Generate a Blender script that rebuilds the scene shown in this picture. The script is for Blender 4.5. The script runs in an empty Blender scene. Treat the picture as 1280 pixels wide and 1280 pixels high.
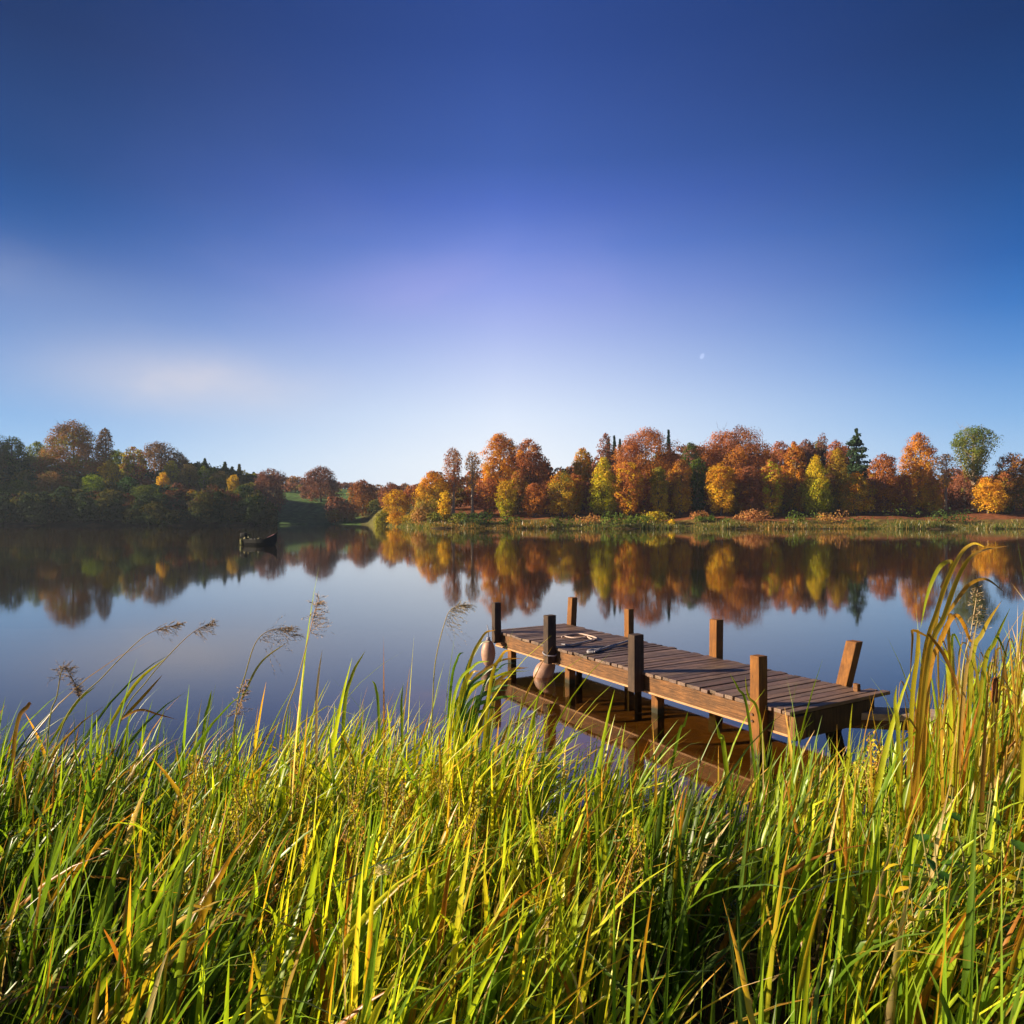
import bpy, bmesh, math, random
import numpy as np
from mathutils import Vector, Matrix

# ------------------------------------------------------------------ camera, sky, sun, exposure
scene = bpy.context.scene
F, HY, CH = 900.0, 646.0, 2.2          # focal length in px of a 1280 px frame, horizon row, camera height
cam_data = bpy.data.cameras.new("camera")
cam = bpy.data.objects.new("camera", cam_data)
scene.collection.objects.link(cam)
scene.camera = cam
cam_data.sensor_width = 36.0
cam_data.lens = 36.0 * F / 1280.0
cam_data.clip_start = 0.05
cam_data.clip_end = 9000.0
cam.location = (0, 0, CH)
cam.rotation_euler = (math.radians(90) + math.atan((HY - 640.0) / F), 0, 0)

SUN_EL, SUN_AZ = math.radians(19.0), math.atan2(-0.03, -1.0)     # direction towards the sun, from +X counter-clockwise
sun_dir = Vector((math.cos(SUN_EL) * math.cos(SUN_AZ), math.cos(SUN_EL) * math.sin(SUN_AZ), math.sin(SUN_EL)))
sd = bpy.data.lights.new("sun", 'SUN')
sd.energy = 5.0
sd.angle = math.radians(0.5)
sd.color = (1.0, 0.80, 0.56)
so = bpy.data.objects.new("sun", sd)
so.rotation_euler = (-sun_dir).to_track_quat('-Z', 'Y').to_euler()
so.location = sun_dir * 50
scene.collection.objects.link(so)

scene.view_settings.view_transform = 'Standard'
scene.view_settings.look = 'None'
scene.view_settings.exposure = 1.22
scene.view_settings.gamma = 1.0
scene.render.engine = 'CYCLES'
cy = scene.cycles
cy.max_bounces = 8
cy.diffuse_bounces = 3
cy.glossy_bounces = 3
cy.transmission_bounces = 4
cy.transparent_max_bounces = 8
cy.volume_bounces = 0
cy.use_denoising = True
cy.sample_clamp_indirect = 4.0


def lin(c):
    return tuple(((v / 255.0) / 12.92 if v / 255.0 <= 0.04045 else ((v / 255.0 + 0.055) / 1.055) ** 2.4) for v in c)


class NT:
    """tiny node-tree helper"""
    def __init__(self, tree):
        self.t = tree
        tree.nodes.clear()

    def n(self, kind, **kw):
        nd = self.t.nodes.new(kind)
        for k, v in kw.items():
            if k.startswith('i_'):
                nd.inputs[k[2:].replace('_', ' ')].default_value = v
            elif k.startswith('n') and k[1:].isdigit():
                nd.inputs[int(k[1:])].default_value = v
            else:
                setattr(nd, k, v)
        return nd

    def l(self, a, b):
        self.t.links.new(a, b)

    def math(self, op, a, b=None, c=None):
        nd = self.n('ShaderNodeMath', operation=op)
        for i, v in enumerate((a, b, c)):
            if v is None:
                continue
            if isinstance(v, (int, float)):
                nd.inputs[i].default_value = v
            else:
                self.l(v, nd.inputs[i])
        return nd.outputs[0]

    def mix(self, fac, a, b, blend='MIX'):
        nd = self.n('ShaderNodeMix', data_type='RGBA', blend_type=blend)
        for idx, v in ((0, fac), (6, a), (7, b)):
            if isinstance(v, (int, float)):
                nd.inputs[idx].default_value = v
            elif isinstance(v, tuple):
                nd.inputs[idx].default_value = v if len(v) == 4 else (*v, 1)
            else:
                self.l(v, nd.inputs[idx])
        return nd.outputs[2]

    def ramp(self, fac, stops, interp='LINEAR'):
        nd = self.n('ShaderNodeValToRGB')
        cr = nd.color_ramp
        cr.interpolation = interp
        while len(cr.elements) > 1:
            cr.elements.remove(cr.elements[0])
        cr.elements[0].position = stops[0][0]
        cr.elements[0].color = (*stops[0][1], 1) if not isinstance(stops[0][1], float) else (stops[0][1],) * 3 + (1,)
        for p, c in stops[1:]:
            e = cr.elements.new(p)
            e.color = (*c, 1) if not isinstance(c, float) else (c, c, c, 1)
        self.l(fac, nd.inputs[0])
        return nd.outputs[0]


world = bpy.data.worlds.new("World")
scene.world = world
world.use_nodes = True
w = NT(world.node_tree)
tc = w.n('ShaderNodeTexCoord')
sep = w.n('ShaderNodeSeparateXYZ')
w.l(tc.outputs['Generated'], sep.inputs[0])
sky = w.n('ShaderNodeTexSky', sky_type='NISHITA', sun_disc=False)
sky.sun_elevation = SUN_EL
sky.sun_rotation = math.radians(90) - SUN_AZ
sky.air_density = 1.0
sky.dust_density = 0.8
sky.ozone_density = 2.5
nis = w.mix(1.0, sky.outputs[0], (0.085, 0.085, 0.085), 'MULTIPLY')
zz = w.math('MAXIMUM', sep.outputs[2], 0.0)
# clear air column: pale above the horizon, deep blue overhead
mid = w.ramp(zz, [(0.0, lin((246, 249, 254))), (0.073, lin((240, 246, 253))), (0.139, lin((220, 232, 251))), (0.20, lin((193, 208, 243))), (0.25, lin((166, 184, 236))), (0.30, lin((136, 158, 228))),
                  (0.35, lin((100, 130, 212))), (0.40, lin((78, 108, 194))), (0.444, lin((62, 94, 172))), (0.55, lin((44, 74, 146))), (0.75, lin((28, 54, 114))), (1.0, lin((20, 40, 94)))])
edge = w.ramp(zz, [(0.0, lin((200, 222, 243))), (0.06, lin((165, 202, 238))), (0.116, lin((130, 178, 228))), (0.188, lin((84, 142, 210))), (0.24, lin((50, 116, 192))),
                   (0.29, lin((30, 94, 170))), (0.383, lin((22, 70, 134))), (0.5, lin((16, 50, 104))), (1.0, lin((12, 32, 80)))])
azi = w.math('ARCTAN2', sep.outputs[0], sep.outputs[1])          # 0 = straight ahead, + = right
off = w.math('ADD', azi, 0.01)
fac = w.math('SMOOTH_MIN', w.math('MAXIMUM', w.math('DIVIDE', off, 0.60), w.math('DIVIDE', off, -0.54)), 1.0, 0.25)
fac = w.math('POWER', w.math('MAXIMUM', fac, 0.0), 1.2)
base = w.mix(fac, mid, edge)
skyc = w.mix(0.03, base, nis)
# thin wisps of cirrus to the left
mp = w.n('ShaderNodeMapping')
mp.inputs['Scale'].default_value = (1.2, 1.2, 2.6)
mp.inputs['Rotation'].default_value = (0.0, 0.35, 0.2)
w.l(tc.outputs['Generated'], mp.inputs[0])
nz = w.n('ShaderNodeTexNoise', i_Scale=2.0, i_Detail=5.0, i_Roughness=0.5, i_Distortion=0.4)
w.l(mp.outputs[0], nz.inputs[0])
wisp = w.ramp(nz.outputs[0], [(0.44, 0.0), (0.75, 1.0)], 'EASE')


def blob(ax, zc, sx, sz):
    """soft bump in azimuth / height of the sky, used where the thin cloud lies"""
    a = w.math('POWER', w.math('DIVIDE', w.math('SUBTRACT', azi, ax), sx), 2.0)
    b = w.math('POWER', w.math('DIVIDE', w.math('SUBTRACT', sep.outputs[2], zc), sz), 2.0)
    return w.math('EXPONENT', w.math('MULTIPLY', w.math('ADD', a, b), -1.0))


cl = w.math('ADD', w.math('MULTIPLY', blob(-0.46, 0.17, 0.17, 0.045), 0.75), w.math('MULTIPLY', blob(-0.62, 0.25, 0.2, 0.05), 0.28))
cl = w.math('MULTIPLY', cl, w.math('ADD', 0.62, w.math('MULTIPLY', wisp, 0.7)))
skyc = w.mix(cl, skyc, lin((222, 216, 220)))
cl2 = w.math('ADD', w.math('MULTIPLY', blob(-0.02, 0.28, 0.22, 0.07), 0.3), w.math('MULTIPLY', blob(-0.4, 0.36, 0.18, 0.12), 0.06))
cl2 = w.math('MULTIPLY', cl2, w.math('ADD', 0.3, wisp))
skyc = w.mix(cl2, skyc, lin((186, 178, 236)))
bg = w.n('ShaderNodeBackground')
bg.inputs[1].default_value = 0.455
w.l(skyc, bg.inputs[0])
wo = w.n('ShaderNodeOutputWorld')
w.l(bg.outputs[0], wo.inputs[0])

# ------------------------------------------------------------------ helpers
rng = np.random.default_rng(11)
random.seed(5)


def P(px, py, Y):
    """point that a 1280-frame pixel shows at depth Y (metres ahead)"""
    return Vector(((px - 640.0) / F * Y, Y, CH - (py - HY) / F * Y))


def PZ(px, py, z):
    Y = (CH - z) * F / (py - HY)
    return Vector(((px - 640.0) / F * Y, Y, z))


def tag(o, label=None, cat=None, group=None, kind=None):
    if label: o['label'] = label
    if cat: o['category'] = cat
    if group: o['group'] = group
    if kind: o['kind'] = kind
    return o


def link(name, me, mat, parent=None):
    o = bpy.data.objects.new(name, me)
    if mat is not None:
        me.materials.append(mat)
    scene.collection.objects.link(o)
    if parent is not None:
        o.parent = parent
    return o


def empty(name, loc, rz=0.0):
    o = bpy.data.objects.new(name, None)
    o.location = loc
    o.rotation_euler = (0, 0, rz)
    o.empty_display_size = 0.2
    scene.collection.objects.link(o)
    return o


def np_mesh(name, V, Q, col=None, smooth=False, colv=None):
    """mesh from arrays: V (n,3), Q (m,k) equal-sided faces, col (m,3) per face or colv (n,3) per vertex"""
    V = np.asarray(V, np.float32); Q = np.asarray(Q, np.int32)
    me = bpy.data.meshes.new(name)
    n, m, k = len(V), len(Q), Q.shape[1]
    me.vertices.add(n); me.loops.add(m * k); me.polygons.add(m)
    me.vertices.foreach_set('co', V.ravel())
    me.loops.foreach_set('vertex_index', Q.ravel())
    me.polygons.foreach_set('loop_start', np.arange(0, m * k, k, dtype=np.int32))
    me.polygons.foreach_set('loop_total', np.full(m, k, np.int32))
    if smooth:
        me.polygons.foreach_set('use_smooth', np.ones(m, bool))
    if col is not None:
        a = me.attributes.new('tint', 'FLOAT_COLOR', 'FACE')
        a.data.foreach_set('color', np.concatenate([col, np.ones((m, 1))], 1).astype(np.float32).ravel())
    if colv is not None:
        a = me.attributes.new('tint', 'FLOAT_COLOR', 'POINT')
        a.data.foreach_set('color', np.concatenate([colv, np.ones((n, 1))], 1).astype(np.float32).ravel())
    me.update(calc_edges=True)
    return me


class MB:
    """collects tubes, boxes and lofts into ONE mesh"""
    def __init__(self):
        self.v, self.f = [], []

    def add(self, vs, fs):
        o = len(self.v)
        self.v += [tuple(p) for p in vs]
        self.f += [tuple(i + o for i in f) for f in fs]

    def tube(self, pts, rad, n=6, cap=True):
        pts = [Vector(p) for p in pts]
        rings, prev = [], None
        for i, p in enumerate(pts):
            d = (pts[min(i + 1, len(pts) - 1)] - pts[max(i - 1, 0)])
            d = d.normalized() if d.length > 1e-9 else Vector((0, 0, 1))
            if prev is None:
                a = Vector((1, 0, 0)) if abs(d.x) < 0.8 else Vector((0, 1, 0))
                prev = (a - d * a.dot(d)).normalized()
            prev = (prev - d * prev.dot(d))
            prev = prev.normalized() if prev.length > 1e-6 else d.orthogonal().normalized()
            b = d.cross(prev)
            r = rad[i] if hasattr(rad, '__len__') else rad
            rings.append([p + (prev * math.cos(2 * math.pi * k / n) + b * math.sin(2 * math.pi * k / n)) * r for k in range(n)])
        vs = [q for r in rings for q in r]
        fs = [(i * n + k, i * n + (k + 1) % n, (i + 1) * n + (k + 1) % n, (i + 1) * n + k) for i in range(len(pts) - 1) for k in range(n)]
        if cap:
            fs += [tuple(range(n - 1, -1, -1)), tuple((len(pts) - 1) * n + k for k in range(n))]
        self.add(vs, fs)
        return self

    def box(self, x0, x1, y0, y1, z0, z1, bev=0.0, mat=None, jit=0.0):
        bm = bmesh.new()
        bmesh.ops.create_cube(bm, size=1.0)
        for v in bm.verts:
            v.co = Vector(((x0 + x1) / 2 + v.co.x * (x1 - x0), (y0 + y1) / 2 + v.co.y * (y1 - y0), (z0 + z1) / 2 + v.co.z * (z1 - z0)))
            if jit:
                v.co += Vector([random.uniform(-jit, jit) for _ in range(3)])
        if bev:
            bmesh.ops.bevel(bm, geom=list(bm.edges), offset=bev, segments=2, affect='EDGES', profile=0.6)
        if mat is not None:
            bm.transform(mat)
        bm.verts.index_update()
        self.add([v.co.copy() for v in bm.verts], [[v.index for v in f.verts] for f in bm.faces])
        bm.free()
        return self

    def ball(self, c, rx, ry, rz, nu=14, nv=9, mat=None, fn=None):
        vs, fs = [], []
        for j in range(nv + 1):
            th = math.pi * j / nv
            for i in range(nu):
                ph = 2 * math.pi * i / nu
                p = Vector((rx * math.sin(th) * math.cos(ph), ry * math.sin(th) * math.sin(ph), rz * math.cos(th)))
                if fn: p = fn(p)
                if mat is not None: p = mat @ p
                vs.append(p + Vector(c))
        for j in range(nv):
            for i in range(nu):
                fs.append((j * nu + i, (j + 1) * nu + i, (j + 1) * nu + (i + 1) % nu, j * nu + (i + 1) % nu))
        self.add(vs, fs)
        return self

    def mesh(self, name, smooth=False):
        me = bpy.data.meshes.new(name)
        me.from_pydata(self.v, [], self.f)
        me.update()
        if smooth:
            me.polygons.foreach_set('use_smooth', np.ones(len(me.polygons), bool))
        return me

    def build(self, name, mat, parent=None, smooth=False):
        return link(name, self.mesh(name, smooth), mat, parent)


# ------------------------------------------------------------------ materials
def mat_new(name):
    m = bpy.data.materials.new(name)
    m.use_nodes = True
    return m, NT(m.node_tree)


def m_leaf(name, transl=0.45, rough=0.6, spec=0.25, vary=0.0):
    m, t = mat_new(name)
    at = t.n('ShaderNodeAttribute', attribute_name='tint')
    col = at.outputs['Color']
    if vary:
        tcn = t.n('ShaderNodeTexCoord'); mpn = t.n('ShaderNodeMapping'); mpn.inputs['Scale'].default_value = (1, 1, .22)
        t.l(tcn.outputs['Object'], mpn.inputs[0])
        nv = t.n('ShaderNodeTexNoise', i_Scale=vary, i_Detail=5.0, i_Roughness=0.7)
        t.l(mpn.outputs[0], nv.inputs[0])
        col = t.mix(1.0, col, t.ramp(nv.outputs[0], [(.3, (.62, .5, .42)), (.48, (1., 1., 1.)), (.72, (1.2, 1.12, .9))]), 'MULTIPLY')
    d = t.n('ShaderNodeBsdfPrincipled', i_Roughness=rough)
    d.inputs['Specular IOR Level'].default_value = spec
    tr = t.n('ShaderNodeBsdfTranslucent')
    t.l(col, d.inputs['Base Color'])
    tcol = t.mix(1.0, col, (1.35, 1.25, 0.7), 'MULTIPLY')
    t.l(tcol, tr.inputs[0])
    mx = t.n('ShaderNodeMixShader'); mx.inputs[0].default_value = transl
    t.l(d.outputs[0], mx.inputs[1]); t.l(tr.outputs[0], mx.inputs[2])
    o = t.n('ShaderNodeOutputMaterial')
    t.l(mx.outputs[0], o.inputs[0])
    return m


def m_wood(name, c1, c2, axis='X', scale=6.0, rough=0.75, bump=0.4, wet=None, c3=None):
    m, t = mat_new(name)
    tcn = t.n('ShaderNodeTexCoord')
    mpn = t.n('ShaderNodeMapping')
    s = {'X': (0.5, 7, 7), 'Y': (7, 0.5, 7), 'Z': (7, 7, 0.5)}[axis]
    mpn.inputs['Scale'].default_value = s
    t.l(tcn.outputs['Object'], mpn.inputs[0])
    n1 = t.n('ShaderNodeTexNoise', i_Scale=scale, i_Detail=7.0, i_Roughness=0.68, i_Distortion=0.25)
    t.l(mpn.outputs[0], n1.inputs[0])
    n2 = t.n('ShaderNodeTexNoise', i_Scale=5.0, i_Detail=5.0, i_Roughness=0.65)
    t.l(tcn.outputs['Object'], n2.inputs[0])
    grain = t.ramp(n1.outputs[0], [(0.32, 0.0), (0.62, 1.0)])
    col = t.mix(grain, c1, c2)
    blot = t.ramp(n2.outputs[0], [(0.35, 0.0), (0.68, 1.0)])
    col = t.mix(t.math('MULTIPLY', blot, 0.75), col, c3 if c3 else tuple(v * 0.45 for v in c1))
    # dark pits and knots
    vo = t.n('ShaderNodeTexVoronoi', i_Scale=7.0)
    mp2 = t.n('ShaderNodeMapping')
    mp2.inputs['Scale'].default_value = {'X': (0.5, 2, 2), 'Y': (2, 0.5, 2), 'Z': (2, 2, 0.5)}[axis]
    t.l(tcn.outputs['Object'], mp2.inputs[0]); t.l(mp2.outputs[0], vo.inputs['Vector'])
    pit = t.ramp(vo.outputs['Distance'], [(0.03, 1.0), (0.09, 0.0)])
    col = t.mix(t.math('MULTIPLY', pit, 0.7), col, (0.012, 0.008, 0.005))
    if axis == 'Z':      # wet, weedy foot just above the waterline
        sz = t.n('ShaderNodeSeparateXYZ'); t.l(tcn.outputs['Object'], sz.inputs[0])
        wl = t.math('ADD', sz.outputs[2], t.math('MULTIPLY', n2.outputs[0], .06))
        col = t.mix(t.ramp(wl, [(.07, 1.0), (.13, 0.0)]), col, (.022, .022, .010))
    at = t.n('ShaderNodeAttribute', attribute_name='tint')
    col = t.mix(1.0, col, at.outputs['Color'], 'MULTIPLY') if wet == 'tint' else col
    b = t.n('ShaderNodeBsdfPrincipled', i_Roughness=rough)
    b.inputs['Specular IOR Level'].default_value = 0.3
    t.l(col, b.inputs['Base Color'])
    bp = t.n('ShaderNodeBump', i_Strength=bump, i_Distance=0.01)
    t.l(n1.outputs[0], bp.inputs['Height'])
    t.l(bp.outputs[0], b.inputs['Normal'])
    o = t.n('ShaderNodeOutputMaterial')
    t.l(b.outputs[0], o.inputs[0])
    return m


def m_plain(name, c, rough=0.6, c2=None, scale=8.0, spec=0.4, bump=0.0, metal=0.0):
    m, t = mat_new(name)
    b = t.n('ShaderNodeBsdfPrincipled', i_Roughness=rough, i_Metallic=metal)
    b.inputs['Specular IOR Level'].default_value = spec
    tcn = t.n('ShaderNodeTexCoord')
    nzn = t.n('ShaderNodeTexNoise', i_Scale=scale, i_Detail=6.0, i_Roughness=0.6)
    t.l(tcn.outputs['Object'], nzn.inputs[0])
    f = t.ramp(nzn.outputs[0], [(0.35, 0.0), (0.65, 1.0)])
    t.l(t.mix(f, c, c2 if c2 else tuple(v * 0.7 for v in c)), b.inputs['Base Color'])
    if bump:
        bp = t.n('ShaderNodeBump', i_Strength=bump, i_Distance=0.02)
        t.l(nzn.outputs[0], bp.inputs['Height']); t.l(bp.outputs[0], b.inputs['Normal'])
    o = t.n('ShaderNodeOutputMaterial')
    t.l(b.outputs[0], o.inputs[0])
    return m


def m_ground(name, rough=0.95, nscale=0.6):
    m, t = mat_new(name)
    at = t.n('ShaderNodeAttribute', attribute_name='tint')
    tcn = t.n('ShaderNodeTexCoord')
    nzn = t.n('ShaderNodeTexNoise', i_Scale=nscale, i_Detail=10.0, i_Roughness=0.75)
    t.l(tcn.outputs['Object'], nzn.inputs[0])
    f = t.ramp(nzn.outputs[0], [(0.3, (0.45, 0.45, 0.45)), (0.7, (1.5, 1.5, 1.5))])
    b = t.n('ShaderNodeBsdfPrincipled', i_Roughness=rough)
    b.inputs['Specular IOR Level'].default_value = 0.1
    t.l(t.mix(1.0, at.outputs['Color'], f, 'MULTIPLY'), b.inputs['Base Color'])
    bp = t.n('ShaderNodeBump', i_Strength=0.25, i_Distance=0.05)
    t.l(nzn.outputs[0], bp.inputs['Height']); t.l(bp.outputs[0], b.inputs['Normal'])
    o = t.n('ShaderNodeOutputMaterial')
    t.l(b.outputs[0], o.inputs[0])
    return m


def m_water():
    m, t = mat_new('lake_water')
    geo = t.n('ShaderNodeNewGeometry')
    mpn = t.n('ShaderNodeMapping'); mpn.inputs['Scale'].default_value = (1.0, 0.45, 1.0)
    t.l(geo.outputs['Position'], mpn.inputs[0])
    nzn = t.n('ShaderNodeTexNoise', i_Scale=0.9, i_Detail=3.0, i_Roughness=0.5)
    t.l(mpn.outputs[0], nzn.inputs[0])
    bp = t.n('ShaderNodeBump', i_Strength=0.022, i_Distance=0.05)
    t.l(nzn.outputs[0], bp.inputs['Height'])
    fr = t.n('ShaderNodeFresnel', i_IOR=1.75)
    # the sheet has no thickness: use the same reflectance from below, or sunlight never reaches the bed
    t.l(t.math('SUBTRACT', 1.75, t.math('MULTIPLY', geo.outputs['Backfacing'], 1.75 - 1 / 1.75)), fr.inputs['IOR'])
    t.l(bp.outputs[0], fr.inputs['Normal'])
    gl = t.n('ShaderNodeBsdfGlossy', i_Roughness=0.042)
    gl.inputs['Color'].default_value = (1.0, 1.0, 1.0, 1)
    t.l(bp.outputs[0], gl.inputs['Normal'])
    tr = t.n('ShaderNodeBsdfTransparent'); tr.inputs[0].default_value = (0.92, 0.72, 0.40, 1)
    mx = t.n('ShaderNodeMixShader')
    t.l(fr.outputs[0], mx.inputs[0]); t.l(tr.outputs[0], mx.inputs[1]); t.l(gl.outputs[0], mx.inputs[2])
    o = t.n('ShaderNodeOutputMaterial')
    t.l(mx.outputs[0], o.inputs[0])
    return m


M_LEAF = m_leaf('autumn_leaf', 0.36, rough=.85, spec=.06)
M_GRASS = m_leaf('grass_blade', 0.48, rough=0.36, spec=0.5, vary=26.0)
M_PLUME = m_leaf('seed_plume', 0.35, rough=0.8, spec=0.1)
M_BARK = m_plain('bark', (0.16, 0.115, 0.075), 0.9, (0.07, 0.055, 0.04), 3.0, 0.1)
M_PALE_BARK = m_plain('pale_bark', (0.42, 0.34, 0.25), 0.9, (0.22, 0.16, 0.11), 3.0, 0.1)
M_GROUND = m_ground('far_ground', nscale=0.5)
M_BANK = m_ground('bank_soil', nscale=5.0)
M_WATER = m_water()


# ------------------------------------------------------------------ land and water
def smooth(a, b, x):
    x = np.clip((x - a) / (b - a), 0, 1)
    return x * x * (3 - 2 * x)


def shore(t):
    return np.interp(t, [-3, -.36, -.33, -.26, -.20, -.178, -.15, -.11, .3, 3], [176, 180, 196, 212, 205, 172, 150, 135, 132, 122])


def far_height(X, Y):
    X = np.asarray(X, float); Y = np.asarray(Y, float)
    t = X / Y
    d = Y - shore(t) + 0.8 * np.sin(X * 0.35) + 0.5 * np.sin(X * 0.9 + 1.0)
    zl = np.interp(d, [-60, -4, 0, 1, 10, 40, 80, 200, 900], [-2.4, -1.0, 0, .7, 2.6, 9, 15, 19, 30])
    zm = np.interp(d, [-60, -4, 0, 2, 12, 55, 120, 220, 900], [-2.4, -1.0, 0, .3, 1.2, 8.0, 14, 19, 32])
    zr = np.interp(d, [-60, -4, 0, 1.5, 14, 25, 60, 200, 900], [-2.4, -1.0, 0, .45, 2.3, 3.8, 6.5, 9, 24])
    a = smooth(-.42, -.325, t); b = smooth(-.225, -.17, t)
    z = zl * (1 - a) + a * (zm * (1 - b) + zr * b)
    z = z + 27 * np.exp(-((X + 208) / 24) ** 2) * np.clip(d / 22, 0, 1) * smooth(250, 212, Y)      # wooded ridge out of view on the left, added to shade the left bank
    return z + 0.15 * np.sin(X * .21 + Y * .13) * np.clip(d, 0, 1)


def build_far_land():
    tt = np.unique(np.concatenate([np.linspace(-2.6, -0.9, 40), np.linspace(-0.9, 0.9, 420), np.linspace(0.9, 2.6, 40)]))
    dd = np.concatenate([np.array([-70, -20, -6, -3, -1.5, -.7, -.2]), np.linspace(0.1, 30, 46), np.linspace(33, 130, 26), np.array([150, 180, 220, 280, 380, 500, 700, 900])])
    T, D = np.meshgrid(tt, dd, indexing='ij')
    Y = shore(T) + D; X = T * Y
    Z = far_height(X, Y)
    V = np.stack([X, Y, Z], -1).reshape(-1, 3)
    nt, nd = T.shape
    idx = np.arange(nt * nd).reshape(nt, nd)
    Q = np.stack([idx[:-1, :-1], idx[1:, :-1], idx[1:, 1:], idx[:-1, 1:]], -1).reshape(-1, 4)
    t = T.ravel(); d = D.ravel()
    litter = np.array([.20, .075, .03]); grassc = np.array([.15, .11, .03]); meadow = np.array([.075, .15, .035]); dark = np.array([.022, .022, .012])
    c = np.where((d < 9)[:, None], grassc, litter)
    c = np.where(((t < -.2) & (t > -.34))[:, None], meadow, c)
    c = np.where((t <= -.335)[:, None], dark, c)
    c = np.where(((t > -.21) & (t < -.085))[:, None], np.array([.09, .085, .025]), c)
    c = np.where((d < -.5)[:, None], np.array([.05, .035, .015]), c)
    c = c * (1 + .25 * rng.standard_normal((len(c), 1)).clip(-1.5, 1.5))
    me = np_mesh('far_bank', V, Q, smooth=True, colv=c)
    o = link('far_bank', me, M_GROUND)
    tag(o, 'far shore of grass and leaf litter rising under the autumn trees', 'far bank', kind='structure')


def near_shore(X):
    return np.interp(X, [-40, -6, -2, 0, 1.5, 3.0, 4.0, 5.0, 8, 40], [6.0, 5.0, 4.7, 4.6, 4.3, 4.5, 5.4, 6.6, 8.5, 16])


def bank_z(X, Y):
    d = near_shore(X) - Y
    z = np.interp(d, [-30, -14, -8, -3.5, -.5, 0, .6, 1.6, 3.2, 12], [-2.9, -1.6, -.75, -.34, -.16, -.06, .14, .34, .48, .6])
    return z + .03 * np.sin(X * 3.1 + Y * 2.0) + .03 * np.sin(X * 1.3 - Y * 4.1)


def build_near_bank():
    xs = np.unique(np.concatenate([np.linspace(-45, -7, 30), np.linspace(-7, 8, 121), np.linspace(8, 45, 30)]))
    ys = np.unique(np.concatenate([np.linspace(-25, -1, 16), np.linspace(-1, 9, 90), np.linspace(9, 34, 40)]))
    X, Y = np.meshgrid(xs, ys, indexing='ij')
    Z = bank_z(X, Y)
    V = np.stack([X, Y, Z], -1).reshape(-1, 3)
    a, b = X.shape
    idx = np.arange(a * b).reshape(a, b)
    Q = np.stack([idx[:-1, :-1], idx[1:, :-1], idx[1:, 1:], idx[:-1, 1:]], -1).reshape(-1, 4)
    z = Z.ravel()[:, None]
    soil = np.array([.06, .045, .02]); silt = np.array([.10, .056, .008]); mud = np.array([.010, .012, .012])
    k = smooth(-1.0, -.35, z)  # bed darkens with depth: light lost in the water, put into its colour
    c = np.where(z > -.03, soil, silt * k + mud * (1 - k))
    x = X.ravel()[:, None]
    q = np.abs((X - 2.27) * .859 + (Y - 6.62) * .512 - .6).ravel()[:, None]
    k2 = smooth(2.3, 1.0, q) * smooth(13.5, 11.0, Y.ravel()[:, None])            # golden silt along the jetty: bounced glow under the deck put into its colour
    c = np.where(z > -.03, c, c * k2 + mud * (1 - k2))
    me = np_mesh('near_bank', V, Q, smooth=True, colv=c)
    tag(link('near_bank', me, M_BANK), 'dark soil of the near bank sliding under the reeds into the lake', 'near bank', kind='structure')


build_far_land()
build_near_bank()
mb = MB(); mb.add([(-1400, -60, 0), (1400, -60, 0), (1400, 1200, 0), (-1400, 1200, 0)], [(0, 1, 2, 3)])
tag(mb.build('lake_water', M_WATER), 'still lake mirroring the autumn trees and the sky', 'lake', kind='structure')
mb = MB(); mb.add([(-1400, -60, -2.45), (1400, -60, -2.45), (1400, 1200, -2.45), (-1400, 1200, -2.45)], [(0, 1, 2, 3)])
tag(mb.build('lake_bed', m_plain('lake_mud', (.006, .008, .010), .95, (.004, .005, .007), .3, .05)), 'dark mud floor of the lake', 'lake bed', kind='structure')


# ------------------------------------------------------------------ trees
def c3(*v):
    return np.array(v, float)


RUST, RUSTD = c3(.37, .13, .045), c3(.235, .09, .045)
ORANGE, AMBER = c3(.56, .24, .02), c3(.62, .38, .025)
GOLD, YELLOW = c3(.62, .40, .02), c3(.74, .52, .03)
LIME, OLIVE = c3(.42, .43, .02), c3(.20, .19, .03)
GREEN, DGREEN = c3(.10, .15, .025), c3(.04, .075, .025)
TAN, PURPLE = c3(.42, .22, .08), c3(.22, .10, .075)
CONIF = c3(.025, .055, .035)
FERN = c3(.16, .22, .03)


def profile(kind, v):
    v = np.asarray(v, float)
    if kind == 'dome':
        return np.minimum(np.minimum(1, (v / .25 + .75)) ** .5, np.sqrt(np.clip(1 - ((v - .45) / .55).clip(0) ** 2.4, 0, 1)))
    if kind == 'column':
        return np.minimum(np.minimum(1, .62 + .45 * v / .3), np.sqrt(np.clip(1 - ((v - .6) / .4).clip(0) ** 2.2, 0, 1)))
    if kind == 'weep':
        return np.minimum(np.minimum(1, .7 + .35 * v / .2), np.clip((1 - v) / .55, 0, 1) ** .6)
    if kind == 'round':
        return np.sqrt(np.clip(1 - (2 * v - 1) ** 2, 0, 1))
    if kind == 'vase':
        return np.minimum(.42 + .75 * v, np.sqrt(np.clip(1 - ((v - .62) / .38).clip(0) ** 2, 0, 1)))
    if kind == 'cone':
        return np.clip(1 - v, 0.02, 1) ** .85 * np.clip(v / .06 + .4, 0, 1)
    if kind == 'bush':
        return np.sqrt(np.clip(1 - v ** 2.2, 0, 1))
    return np.ones_like(v)


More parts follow.
